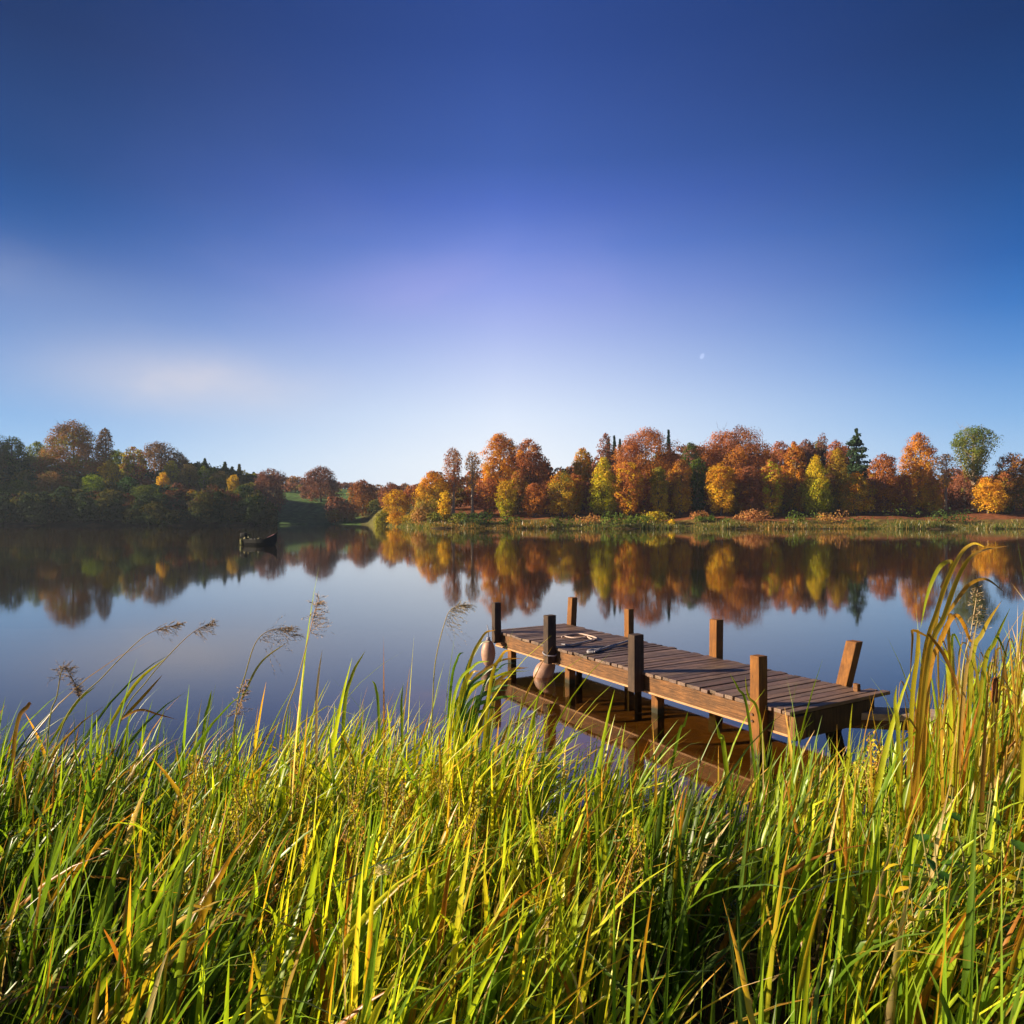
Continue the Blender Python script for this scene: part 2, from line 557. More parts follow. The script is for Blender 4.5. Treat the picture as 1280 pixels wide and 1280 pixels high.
def crown_arrays(W, H, kind, lo, hi, leaf, cov, rg, accent=None, acc_p=0.12, droop=1.0, clump=0.17, rag=0.25):
    """leaf quads: clumps scattered through the envelope, each clump a shell of leaf-sized faces.  Origin = crown bottom centre."""
    R = W / 2
    area = math.pi * W * H * .8
    N = int(cov * area / leaf ** 2)
    nc = max(10, int(area / (clump * W) ** 2 * 0.9))
    nc = min(nc, 420)
    v = rg.random(nc * 4)
    keep = rg.random(nc * 4) < profile(kind, v) + .05
    v = v[keep][:nc]; nc = len(v)
    ph = rg.random(nc) * 2 * np.pi
    a1, a2, a3 = rg.random(3) * 6.28
    irr = 1 + rag * (np.sin(2 * ph + a1 + 5 * v) * .5 + np.sin(3 * ph + a2 - 9 * v) * .35 + np.sin(5 * ph + 13 * v + a3) * .3)
    rc = clump * W * (.7 + .7 * rg.random(nc))
    rr = np.maximum(profile(kind, v) * R * irr - rc * .38, 0) * np.sqrt(.30 + .70 * rg.random(nc))
    C = np.stack([rr * np.cos(ph), rr * np.sin(ph), rc * .5 + v * (H - rc * 1.1)], 1)
    per = rc ** 2 * droop; per = per / per.sum()
    k = rg.choice(nc, N, p=per)
    d = rg.standard_normal((N, 3)); d /= np.linalg.norm(d, axis=1)[:, None]
    d[:, 2] = np.where(rg.random(N) < .55, np.abs(d[:, 2]), d[:, 2])
    outw = np.stack([np.cos(ph), np.sin(ph), np.zeros(nc)], 1)[k]
    rad = rc[k][:, None] * (.55 + .5 * rg.random((N, 1)))
    pos = C[k] + d * rad * np.array([1, 1, .72 * droop])
    nrm = d + outw * .45 + rg.standard_normal((N, 3)) * .38 + np.array([0, 0, .15])
    nrm /= np.linalg.norm(nrm, axis=1)[:, None]
    ref = rg.standard_normal((N, 3))
    u = np.cross(nrm, ref); u /= np.linalg.norm(u, axis=1)[:, None] + 1e-9
    w2 = np.cross(nrm, u)
    s = leaf * (.6 + .8 * rg.random((N, 1))) * .5
    V = np.stack([pos - u * s - w2 * s * .6, pos + u * s * .7 - w2 * s, pos + u * s + w2 * s * .7, pos - u * s * .6 + w2 * s], 1).reshape(-1, 3)
    tcl = np.clip(v + .22 * rg.standard_normal(nc), 0, 1)[:, None]
    cc = lo * (1 - tcl) + hi * tcl
    if accent is not None:
        m = rg.random(nc) < acc_p
        cc[m] = accent
    cc = cc * (.82 + .36 * rg.random((nc, 1)))
    col = cc[k] * (.84 + .32 * rg.random((N, 1))) * (1 + .05 * rg.standard_normal((N, 3)))
    return V, col.clip(.004, .95), C, rc


def quads(n):
    return np.arange(n * 4, dtype=np.int32).reshape(-1, 4)


def limb_mesh(W, H, z0, rg, rt, n_limb=7, twigs=0, top=0.85, C=None):
    """tapered trunk from below the ground to the crown, limbs reaching the clumps"""
    m = MB()
    bend = rg.uniform(-.03, .03, 2) * H
    pts = [Vector((bend[0] * math.sin(q * 2.2), bend[1] * math.sin(q * 2.6), -0.8 + q * (z0 + H * top + .8))) for q in np.linspace(0, 1, 7)]
    m.tube(pts, [rt * 1.5 if i == 0 else rt * (1 - .8 * q) for i, q in enumerate(np.linspace(0, 1, 7))], 7)
    for i in range(n_limb):
        q = rg.uniform(.3, .8)
        b = pts[0].lerp(pts[-1], q)
        if C is not None and len(C):
            e = Vector(C[rg.integers(len(C))]) + Vector((0, 0, z0))
            if e.z < b.z: b = pts[0].lerp(pts[-1], max(.12, (e.z + .8) / (z0 + H * top + .8) * .75))
        else:
            a = rg.uniform(0, 6.28); e = b + Vector((math.cos(a) * W * .38, math.sin(a) * W * .38, H * .2))
        mid_ = b.lerp(e, .5) + Vector((0, 0, -.04 * H))
        m.tube([b, mid_, e], [rt * .42, rt * .26, rt * .08], 5, cap=False)
    for i in range(twigs):
        a = rg.uniform(0, 6.28); q = rg.uniform(.5, .98)
        b = pts[0].lerp(pts[-1], q)
        L = W * rg.uniform(.2, .38)
        e = b + Vector((math.cos(a) * L * .8, math.sin(a) * L * .8, L * rg.uniform(.5, 1.3)))
        e.z = min(e.z, z0 + H * .99)
        mid_ = b.lerp(e, .5) + Vector((0, 0, -.08 * L))
        m.tube([b, mid_, e], [rt * .12, rt * .07, rt * .03], 3, cap=False)
        for _ in range(3):
            b2 = mid_.lerp(e, rg.random())
            e2 = b2 + Vector(rg.uniform(-1, 1, 3)) * L * .3 + Vector((0, 0, L * .2))
            m.tube([b2, e2], [rt * .07, rt * .03], 3, cap=False)
    return m


def tree(x, ytop, width, d, kind, lo, hi, label, cov=2.2, clear=0.04, leaf=None, accent=None, acc_p=.12, droop=1.5, clump=.11,
         bark=None, twigs=0, name='beech_tree', cat='tree', group=None, rag=.25, dx=0.0, seed=None, top=.85):
    """x, ytop, width read off the photograph at depth d; the foot stands on the terrain there"""
    rg = np.random.default_rng(seed if seed is not None else int(x * 7 + ytop * 13 + d))
    X = (x - 640) / F * d; Y = d
    zg = float(far_height(X, Y))
    ztop = CH + (HY - ytop) / F * d
    Ht = ztop - zg
    W = width / F * d * 1.03
    if group == 'trees round the meadow': lo, hi = lo * c3(.72, .76, .95), hi * c3(.72, .76, .95)  # distance haze put into the leaf colour: dimmer and bluer
    if leaf is None: leaf = .00135 * d
    z0 = clear * Ht; H = Ht - z0
    V, col, C, rc = crown_arrays(W, H, kind, lo, hi, leaf, cov, rg, accent, acc_p, droop, clump, rag)
    V[:, 2] += z0
    root = empty(name, (X, Y, zg))
    tag(root, label, cat, group)
    link('crown', np_mesh('crown', V, quads(len(col)), col), M_LEAF, root)
    rt = max(.16, min(.5, .028 * Ht)) if cat != 'bush' else .06
    tm = limb_mesh(W, H, z0, rg, rt, 8, twigs, C=C, top=top)
    tm.build('trunk', bark or M_BARK, root, smooth=True)
    return root


def conifer(x, ytop, width, d, label, tiers=16, col=CONIF, layered=False, seed=3, group=None, name='conifer_tree', leaf=None):
    rg = np.random.default_rng(seed + int(x))
    X = (x - 640) / F * d; Y = d; zg = float(far_height(X, Y))
    Ht = CH + (HY - ytop) / F * d - zg; W = width / F * d
    leaf = leaf or .0017 * d
    Vs, Cs = [], []
    m = MB(); m.tube([(0, 0, -.8), (0, 0, Ht * .5), (0, 0, Ht * .98)], [Ht * .02, Ht * .012, .03], 6)
    for k in range(tiers):
        v = k / (tiers - 1)
        z = Ht * (.12 + .86 * v) + (rg.uniform(-.02, .02) * Ht if layered else 0)
        if layered:
            R0 = W / 2 * (1 - v ** 1.6) ** .75 * (.75 + .5 * rg.random()) + .3
        else:
            R0 = W / 2 * (1 - v) ** .9 * (.85 + .3 * rg.random()) + .15
        nb = 7 if layered else 8
        for b in range(nb):
            a = 2 * math.pi * (b + rg.random()) / nb
            R = R0 * (.45 + .75 * rg.random()); zb = rg.uniform(-.025, .025) * Ht * (1 if layered else .3)
            sl = -.12 if layered else -.35
            n = int((110 if layered else 40) * (R / (W / 2) + .25))
            q = rg.random(n) ** .7
            spread = (.26 if layered else .22) * R
            px_ = np.cos(a) * R * q + rg.standard_normal(n) * spread * .5
            py_ = np.sin(a) * R * q + rg.standard_normal(n) * spread * .5
            pz_ = z + zb + R * q * sl + rg.standard_normal(n) * Ht * (.011 if layered else .014)
            pos = np.stack([px_, py_, pz_], 1)
            nrm = rg.standard_normal((n, 3)) * .5 + np.array([np.cos(a) * .4, np.sin(a) * .4, .8])
            nrm /= np.linalg.norm(nrm, axis=1)[:, None]
            u = np.cross(nrm, rg.standard_normal((n, 3))); u /= np.linalg.norm(u, axis=1)[:, None]
            w2 = np.cross(nrm, u); s = leaf * (.6 + .8 * rg.random((n, 1))) * .6
            Vs.append(np.stack([pos - u * s - w2 * s, pos + u * s - w2 * s * .6, pos + u * s + w2 * s, pos - u * s * .6 + w2 * s], 1).reshape(-1, 3))
            Cs.append(col * (.7 + .7 * rg.random((n, 1))))
            m.tube([(0, 0, z), (math.cos(a) * R * .9, math.sin(a) * R * .9, z + R * sl)], [.05, .02], 3, cap=False)
    V = np.concatenate(Vs); C = np.concatenate(Cs)
    root = empty(name, (X, Y, zg))
    tag(root, label, 'tree', group)
    link('crown', np_mesh('crown', V, quads(len(C)), C), M_LEAF, root)
    m.build('trunk', M_BARK, root, smooth=True)
    return root


def wood_mass(name, spots, label, leaf_k=.0026, cov=1.9):
    """far wood read as one mass: many small crowns in one mesh"""
    rg = np.random.default_rng(len(spots) + 77)
    Vs, Cs = [], []
    m = MB()
    for (x, ytop, width, d, lo, hi) in spots:
        X = (x - 640) / F * d; zg = float(far_height(X, d))
        H = CH + (HY - ytop) / F * d - zg
        if H < 2: continue
        W = width / F * d
        V, col, _, _ = crown_arrays(W, H, 'dome' if rg.random() < .7 else 'round', lo, hi, leaf_k * d, cov, rg, clump=.2)
        Vs.append(V + np.array([X, d, zg])); Cs.append(col)
    V = np.concatenate(Vs); C = np.concatenate(Cs)
    o = link(name, np_mesh(name, V, quads(len(C)), C), M_LEAF)
    tag(o, label, 'woodland', kind='stuff')


# ---- right bank: back row first, then the front row
R_ = 158
B_ = 176
RT = 'autumn trees along the far right bank'
tree(757, 541, 20, 170, 'vase', PURPLE, PURPLE, 'thin bare-topped purple brown tree beside the small dark conifers', 1.0, .2, twigs=40, accent=RUST, name='bare_tree', group=RT)
conifer(761, 549, 13, 182, 'leftmost of the dark spruces peering over the yellow green weeping tree', seed=1, group=RT)
conifer(768, 545, 13, 184, 'middle and tallest of the dark spruces above the yellow green weeping tree', seed=2, group=RT)
conifer(775, 549, 12, 181, 'dark spruce touching the left edge of the wide rust dome', seed=5, group=RT)
conifer(836, 538, 10, 188, 'thin dark spire of a spruce just poking over the wide rust dome', seed=6, group=RT)
tree(864, 553, 34, 172, 'dome', DGREEN, GREEN * .7, 'dull grey green tree in the gap between the two large rust domes', 2.0, name='oak_tree', accent=PURPLE, acc_p=.3, group=RT)
tree(880, 556, 26, 186, 'dome', RUSTD, PURPLE, 'brown tree low on the skyline just left of the second rust dome', 1.8, group=RT)
tree(976, 551, 36, 178, 'dome', RUSTD, RUST, 'brown flat-topped tree right behind the second rust dome', 2.0, group=RT)
tree(1008, 549, 26, 180, 'vase', PURPLE, PURPLE, 'dark twiggy tree with thin leaves behind the narrow orange column', 1.2, .1, twigs=30, name='bare_tree', group=RT)
tree(1028, 540, 17, 182, 'vase', PURPLE, PURPLE, 'bare pinkish twigs standing above the lime green weeping tree', .8, .2, twigs=45, name='bare_tree', group=RT)
tree(1045, 550, 26, 176, 'dome', RUSTD, RUST, 'rust crown tucked behind the left side of the layered cedar', 2.0, group=RT)
conifer(1071, 537, 40, 166, 'tall dark green cedar with layered spreading branches', tiers=15, col=c3(.05, .09, .045), layered=True, seed=9, name='cedar_tree')

tree(541, 589, 40, 150, 'dome', OLIVE, ORANGE, 'olive and orange round tree at the left tip of the right bank', accent=AMBER, acc_p=.3, group=RT)
tree(566, 559, 28, 152, 'vase', RUST, PURPLE, 'slim pinkish rust tree with a pale trunk, left of the sparse orange tree', 1.0, .3, bark=M_PALE_BARK, twigs=40, group=RT, accent=TAN, acc_p=.3)
tree(591, 563, 24, 153, 'vase', AMBER, TAN, 'sparse see-through orange tree with sky showing in its crown', .55, .35, bark=M_PALE_BARK, twigs=60, name='bare_tree', group=RT)
tree(626, 541, 46, R_, 'dome', AMBER, RUST, 'tall tree with rust top and glowing orange left side, left of the rust red one', 2.4, .06, accent=ORANGE, acc_p=.35, twigs=14, group=RT)
tree(661, 549, 46, R_ - 2, 'dome', RUSTD, RUST, 'rust red tree leaning against the tall orange sided tree', 2.3, .05, accent=ORANGE, acc_p=.12, twigs=12, group=RT)
tree(633, 600, 24, 146, 'column', LIME * .7, AMBER * .8, 'low olive yellow tree under the tall orange sided tree', 2.2, .03, droop=1.4, group=RT)
tree(668, 604, 28, 146, 'column', ORANGE, RUST, 'short bright orange tree at the foot of the rust red one', 2.3, .03, group=RT)
tree(703, 589, 36, 147, 'dome', AMBER, OLIVE, 'low olive and gold tree in the dip before the lime weeping tree', 2.2, .03, accent=ORANGE, acc_p=.25, group=RT)
tree(728, 559, 26, 160, 'dome', OLIVE, AMBER * .7, 'olive brown tree left of the lime weeping tree', 2.2, .05, accent=ORANGE, acc_p=.25, group=RT)
tree(755, 571, 34, 147, 'weep', LIME, YELLOW * .85, 'bright yellow green weeping tree left of the first rust dome', 2.6, .02, droop=1.9, clump=.13, accent=LIME * .6, acc_p=.25, name='weeping_tree', group=RT)
tree(808, 538, 82, R_, 'dome', ORANGE * .8, RUST, 'first wide rust red dome right of the dark spruces', 2.6, .04, accent=RUSTD, acc_p=.3, clump=.12, group=RT)
tree(786, 577, 34, 146, 'column', ORANGE, RUST, 'orange tree glowing at the left foot of the first rust dome', 2.4, .03, accent=GOLD, acc_p=.35, droop=1.3, group=RT)
tree(824, 583, 24, 147, 'column', GOLD, OLIVE, 'narrow yellow olive tree at the middle foot of the first rust dome', 2.3, .03, droop=1.4, group=RT)
tree(851, 574, 28, 148, 'column', GOLD, RUSTD, 'brown topped tree with golden skirt at the right foot of the first rust dome', 2.3, .03, accent=ORANGE, group=RT)
tree(872, 572, 24, 150, 'column', DGREEN, GREEN * .8, 'dark green narrow tree between the golden skirted tree and the second rust dome', 2.3, .03, droop=1.3, name='evergreen_tree', group=RT)
tree(921, 534, 86, R_ + 1, 'dome', ORANGE * .8, RUST, 'second and tallest rust red dome in the middle of the right bank', 2.6, .04, accent=RUSTD, acc_p=.35, clump=.12, twigs=10, group=RT)
tree(901, 578, 36, 146, 'column', AMBER, ORANGE * .8, 'fiery orange and yellow tree at the left foot of the second rust dome', 2.4, .03, accent=YELLOW * .9, acc_p=.3, droop=1.3, group=RT)
tree(938, 582, 32, 148, 'column', RUST, RUSTD, 'rust brown tree at the middle foot of the second rust dome', 2.3, .03, accent=ORANGE, group=RT)
tree(965, 573, 28, 147, 'column', GOLD, RUST, 'yellow orange narrow tree at the right foot of the second rust dome', 2.3, .03, accent=LIME, acc_p=.3, droop=1.3, group=RT)
tree(993, 552, 25, 151, 'column', AMBER, RUST, 'narrow orange column with amber base left of the lime green weeping tree', 2.4, .03, accent=ORANGE, acc_p=.3, group=RT)
tree(1020, 569, 34, 147, 'weep', LIME, YELLOW * .8, 'lime green weeping tree left of the cedar', 2.6, .02, droop=1.9, clump=.13, accent=LIME * .6, acc_p=.25, name='weeping_tree', group=RT)
tree(1047, 560, 24, 156, 'dome', OLIVE, AMBER * .7, 'olive tree between the lime weeping tree and the cedar', 2.2, .05, group=RT)
tree(1069, 591, 38, 148, 'dome', AMBER, OLIVE, 'rounded olive and gold tree below the cedar', 2.2, .03, accent=ORANGE, acc_p=.3, group=RT)
tree(1105, 567, 36, 150, 'column', ORANGE * .8, RUST, 'rust red column standing alone right of the cedar', 2.4, .03, accent=RUSTD, acc_p=.25, group=RT)
tree(1148, 541, 40, 152, 'dome', AMBER, RUST, 'tall narrow tree with rust top and orange right side near the right edge', 2.2, .04, accent=ORANGE, acc_p=.4, twigs=14, group=RT)
tree(1182, 566, 24, 154, 'vase', AMBER, TAN, 'sparse pale tree beside the spreading olive tree at the right', .55, .35, bark=M_PALE_BARK, twigs=60, name='bare_tree', group=RT)
tree(1218, 533, 52, 156, 'vase', OLIVE, GREEN, 'spreading olive green tree with a pale trunk near the right edge', 1.5, .35, bark=M_PALE_BARK, twigs=26, name='oak_tree', group=RT)
tree(1206, 588, 28, 158, 'dome', PURPLE, RUSTD, 'dusky purple brown tree under the spreading olive tree', 1.7, .05, group=RT)
tree(1235, 597, 38, 147, 'dome', AMBER, ORANGE, 'low orange and yellow tree at the right edge', 2.2, .03, accent=GOLD, acc_p=.3, group=RT)
tree(1266, 566, 42, 155, 'dome', OLIVE, RUSTD, 'brown and olive tree cut by the right border', 2.2, .03, accent=ORANGE, acc_p=.3, group=RT)
tree(1300, 560, 40, 155, 'column', ORANGE, RUST, 'orange tree outside the spreading olive tree', 2.0, .03, group=RT)

rg0 = np.random.default_rng(4)
for (x, yt, wd, lo, hi, lab) in [
    (612, 598, 26, RUSTD, RUST, 'low rust tree between the sparse see-through tree and the tall orange sided one'),
    (648, 588, 26, OLIVE, RUST, 'brown olive column between the tall orange sided tree and the rust red one'),
    (683, 600, 26, RUSTD, RUST, 'dusky rust column at the right shoulder of the rust red tree'),
    (719, 592, 24, GOLD * .8, RUST, 'gold footed column left of the olive brown tree'),
    (738, 598, 22, RUSTD, RUSTD, 'dark rust column touching the left weeping tree'),
    (805, 590, 24, RUST, RUSTD, 'rust column in the shaded middle of the first rust dome'),
    (838, 588, 24, ORANGE * .7, RUSTD, 'brown orange column between the yellow olive tree and the golden skirted tree'),
    (887, 590, 22, RUSTD, PURPLE, 'dark brown column between the dark green narrow tree and the fiery orange tree'),
    (920, 592, 24, AMBER * .8, RUST, 'amber footed column right of the fiery orange tree'),
    (952, 594, 22, RUST, RUSTD, 'rust column left of the yellow orange narrow tree'),
    (979, 590, 24, OLIVE, RUST, 'olive footed column right of the yellow orange narrow tree'),
    (1006, 596, 22, ORANGE * .8, RUST, 'orange column squeezed left of the lime green weeping tree'),
    (1037, 592, 24, OLIVE, RUSTD, 'shaded olive column right of the lime green weeping tree'),
    (1088, 594, 26, RUSTD, PURPLE, 'shaded purple brown column left of the lone rust red column'),
    (1126, 592, 28, RUSTD, RUST, 'dim rust column right of the lone rust red column'),
    (1166, 596, 24, AMBER * .8, RUST, 'amber column left of the sparse pale tree'),
    (1254, 590, 26, OLIVE, RUST, 'olive and rust column right of the low orange tree at the edge')]:
    tree(x, yt, wd, 150, 'column', lo, hi, lab, 2.3, .02, droop=1.8, accent=GOLD * .8, acc_p=.12, group=RT)
spots = []
for x in np.arange(548, 1400, 15):
    d = rg0.uniform(178, 205)
    yt = rg0.uniform(578, 596)
    lo, hi = [(RUSTD, PURPLE), (RUSTD, RUST), (PURPLE, TAN * .6), (OLIVE * .6, RUSTD)][rg0.integers(4)]
    spots.append((x + rg0.uniform(-5, 5), yt, rg0.uniform(24, 38), d, lo, hi))
for x in np.arange(838, 1062, 17):
    spots.append((x + rg0.uniform(-5, 5), rg0.uniform(550, 560), rg0.uniform(26, 34), rg0.uniform(176, 188), RUSTD, [PURPLE, OLIVE * .7, RUSTD][rg0.integers(3)]))
for x in list(np.arange(640, 690, 15)) + list(np.arange(735, 838, 14)):
    spots.append((x + rg0.uniform(-5, 5), rg0.uniform(562, 572), rg0.uniform(24, 32), rg0.uniform(170, 182), RUSTD, [PURPLE, OLIVE * .7, RUSTD][rg0.integers(3)]))
for x in np.arange(556, 1400, 13):
    spots.append((x + rg0.uniform(-5, 5), rg0.uniform(604, 620), rg0.uniform(20, 32), rg0.uniform(160, 174), RUSTD * .9, [RUSTD, PURPLE, OLIVE * .7][rg0.integers(3)]))
wood_mass('background_woodland', spots, 'dusky rust and purple wood filling the gaps behind the right bank trees')

# ---- bushes on the right bank
BU = 'low bushes on the right bank'
for (x, yt, wd, d, lo, hi, lab) in [
    (820, 641, 34, 138, GREEN, YELLOW * .8, 'yellow green rounded bush at the waterside below the first rust dome'),
    (797, 649, 40, 136, GREEN, FERN, 'dark green low bush left of the yellow green rounded bush'),
    (839, 650, 12, 135, YELLOW, YELLOW, 'small bright yellow bush right beside the yellow green rounded bush'),
    (768, 651, 44, 135, GREEN, FERN, 'long green bramble below the left weeping tree'),
    (873, 641, 26, 141, TAN, RUST, 'reddish bracken heap between the two rust domes'),
    (880, 646, 26, 138, GREEN, GREEN * .8, 'dark green bush in front of the reddish bracken'),
    (906, 650, 16, 137, GREEN, FERN, 'small green bush below the fiery orange tree'),
    (940, 642, 40, 139, TAN, RUST * .9, 'brown bracken below the second rust dome'),
    (1005, 650, 44, 136, GREEN, FERN, 'long green bush below the lime green weeping tree'),
    (1040, 648, 40, 138, TAN, AMBER * .7, 'tan bracken left of the low bush below the cedar'),
    (1075, 653, 36, 136, GREEN * .8, GREEN, 'dark low bush below the cedar'),
    (1130, 650, 60, 138, GREEN * .6, GREEN, 'shaded bramble below the tall narrow rust and orange tree'),
    (1185, 648, 60, 138, DGREEN, GREEN, 'dark thicket below the sparse pale tree'),
    (736, 650, 34, 137, TAN, AMBER * .7, 'tan dry grass heap below the olive brown tree'),
    (700, 652, 40, 136, GREEN * .7, GREEN, 'dark bramble below the low olive and gold tree'),
    (640, 651, 44, 138, GREEN * .7, GREEN, 'green bramble below the tall orange sided tree'),
    (596, 648, 50, 138, DGREEN, GREEN, 'dark thicket below the sparse see-through orange tree'),
    (556, 612, 16, 141, AMBER, YELLOW * .9, 'upright yellow bush at the left tip of the right bank'),
    (533, 625, 34, 143, TAN, OLIVE, 'tan willow bush at the left tip of the right bank'),
    (478, 640, 22, 170, LIME * .6, OLIVE, 'yellow green shrub at the very point where the right bank begins'),
    (497, 640, 30, 158, AMBER * .8, ORANGE * .8, 'orange shrub below the golden orange tree at the tip of the right bank'),
    (517, 641, 30, 149, OLIVE, AMBER * .7, 'olive gold shrub between the orange shrub and the tan willow bush'),
    (550, 641, 30, 141, OLIVE, GREEN, 'green shrub at the water between the tan willow bush and the slim tree'),
    (574, 640, 24, 139, OLIVE, GREEN, 'olive bush by the pale trunk of the slim tree'),
]:
    tree(x, yt, wd, d, 'bush', lo, hi, lab, 2.2, 0, leaf=.26, clump=.2, name='bush', cat='bush', group=BU, rag=.35)

# ---- middle distance and central woods
MT = 'trees round the meadow'
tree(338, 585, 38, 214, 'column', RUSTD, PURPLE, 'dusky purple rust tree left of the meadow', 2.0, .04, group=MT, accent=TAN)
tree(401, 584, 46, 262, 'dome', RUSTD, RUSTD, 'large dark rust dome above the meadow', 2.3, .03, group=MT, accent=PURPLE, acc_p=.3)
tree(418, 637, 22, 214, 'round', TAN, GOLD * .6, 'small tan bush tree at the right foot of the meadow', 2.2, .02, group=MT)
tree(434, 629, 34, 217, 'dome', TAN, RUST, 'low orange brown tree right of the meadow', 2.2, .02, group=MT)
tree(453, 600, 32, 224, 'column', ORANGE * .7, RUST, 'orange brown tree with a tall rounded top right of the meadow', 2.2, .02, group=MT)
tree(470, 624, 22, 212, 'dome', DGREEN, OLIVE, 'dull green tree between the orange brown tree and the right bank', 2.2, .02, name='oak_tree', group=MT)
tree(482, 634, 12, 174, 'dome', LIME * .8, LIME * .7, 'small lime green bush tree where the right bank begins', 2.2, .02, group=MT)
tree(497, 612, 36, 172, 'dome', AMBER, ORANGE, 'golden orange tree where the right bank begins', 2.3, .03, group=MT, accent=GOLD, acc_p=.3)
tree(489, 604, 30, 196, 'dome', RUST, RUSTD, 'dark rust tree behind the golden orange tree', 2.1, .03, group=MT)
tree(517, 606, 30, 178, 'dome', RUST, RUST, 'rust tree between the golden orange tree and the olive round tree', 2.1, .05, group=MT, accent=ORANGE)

spots = []
ridge = lambda x: np.interp(x, [300, 345, 395, 430, 470, 510, 560], [590, 591, 596, 600, 602, 603, 600])
for x in np.arange(322, 575, 11):
    spots.append((x + rg0.uniform(-3, 3), ridge(x) + rg0.uniform(0, 3), rg0.uniform(18, 26), rg0.uniform(345, 375), PURPLE, [PURPLE, RUSTD, TAN * .6][rg0.integers(3)]))
for x in np.arange(330, 560, 11):
    spots.append((x + rg0.uniform(-3, 3), ridge(x) + rg0.uniform(7, 14), rg0.uniform(16, 24), rg0.uniform(300, 325), RUSTD, [PURPLE, RUST, OLIVE, TAN][rg0.integers(4)]))
for x in list(np.arange(352, 412, 8)) + list(np.arange(415, 540, 10)):
    spots.append((x + rg0.uniform(-2, 2), rg0.uniform(616, 624) if x < 412 else rg0.uniform(614, 628), rg0.uniform(14, 20), 272 if x < 412 else 236, PURPLE * .8, [DGREEN, PURPLE, RUSTD][rg0.integers(3)]))
wood_mass('distant_woodland', spots, 'distant purple brown woodland closing the valley behind the meadow', .0022)

# ---- left bank
LT = 'trees on the wooded left bank'
for (x, yt, wd, d, kind, lo, hi, lab, kw) in [
    (91, 527, 70, 215, 'dome', RUST, RUSTD, 'tallest broad rust brown tree of the left bank', dict(cov=2.4, twigs=10, accent=OLIVE, acc_p=.2)),
    (131, 535, 20, 222, 'round', PURPLE, PURPLE * .7, 'dark twiggy crown at the right shoulder of the tallest left bank tree', dict(cov=1.5, twigs=25, clear=.4)),
    (46, 552, 26, 232, 'dome', OLIVE, OLIVE, 'olive tree between the left border and the tallest left bank tree', {}),
    (16, 545, 34, 225, 'dome', DGREEN, OLIVE, 'dark olive tree at the left border', {}),
    (-20, 540, 60, 222, 'dome', RUSTD, OLIVE, 'brown tree beyond the left border', {}),
    (146, 562, 26, 240, 'round', OLIVE, LIME * .5, 'olive green crown just right of the tallest left bank tree', {}),
    (136, 575, 24, 212, 'round', GOLD, YELLOW * .8, 'bright golden crown below the olive green crown', {}),
    (168, 558, 32, 226, 'dome', OLIVE, AMBER * .8, 'amber topped tree left of the dark flat topped tree', dict(accent=RUST, acc_p=.3)),
    (116, 593, 34, 200, 'round', DGREEN, LIME * .55, 'green rounded crown low in front of the tallest left bank tree', {}),
    (200, 552, 44, 238, 'vase', RUSTD, PURPLE, 'dark flat topped twiggy tree in the middle of the left skyline', dict(cov=1.5, twigs=34)),
    (224, 566, 28, 240, 'vase', PURPLE, PURPLE, 'thin purple brown tree right of the flat topped tree', dict(cov=1.3, twigs=24)),
    (214, 575, 20, 222, 'round', TAN, GOLD * .8, 'pale yellow crown under the flat topped tree', {}),
    (204, 590, 18, 208, 'round', AMBER, YELLOW, 'brightest yellow orange small tree on the left bank', {}),
    (236, 580, 26, 222, 'dome', TAN * .6, TAN, 'tan brown tree left of the birch with the pale trunk', {}),
    (254, 582, 14, 214, 'column', OLIVE, OLIVE, 'slim birch with a pale trunk on the left bank', dict(cov=.9, clear=.3, bark=M_PALE_BARK, name='birch_tree')),
    (275, 589, 28, 218, 'dome', OLIVE * .7, TAN * .6, 'brown olive tree below the ridge conifers', {}),
    (292, 592, 16, 210, 'dome', OLIVE, YELLOW * .8, 'small yellow tree below the ridge conifers', {}),
    (240, 612, 18, 196, 'round', RUSTD, ORANGE * .7, 'small orange brown crown low on the left bank', {}),
    (160, 596, 30, 206, 'dome', DGREEN, DGREEN, 'dark green tree left of the brightest yellow tree', {}),
    (64, 590, 44, 200, 'dome', OLIVE * .6, RUSTD, 'brown olive tree in front of the tallest left bank tree', {}),
    (22, 600, 44, 196, 'dome', DGREEN, OLIVE * .6, 'dark olive tree low at the left border', {}),
    (180, 606, 34, 198, 'dome', DGREEN, OLIVE * .6, 'dark shaded tree below the amber topped tree', {}),
    (212, 620, 34, 192, 'dome', DGREEN, GREEN * .6, 'dark shaded tree below the brightest yellow tree', {}),
    (262, 612, 34, 194, 'dome', DGREEN, GREEN * .5, 'bluish dark green tree at the right foot of the left bank', {}),
    (300, 610, 36, 196, 'dome', PURPLE * .5, OLIVE * .6, 'dark brown tree next to the purple rust tree by the meadow', {}),
    (128, 618, 40, 190, 'dome', DGREEN, RUSTD * .6, 'dark shaded tree below the green rounded crown', {}),
]:
    kw = dict(kw); k_ = c3(.9, .86, .8) if hi[0] > .5 else c3(.85, 1.15, .8); lo = lo * k_; hi = hi * k_
    tree(x, yt, wd, d, kind, lo, hi, lab, kw.pop('cov', 2.2), kw.pop('clear', .03), group=LT, **kw)
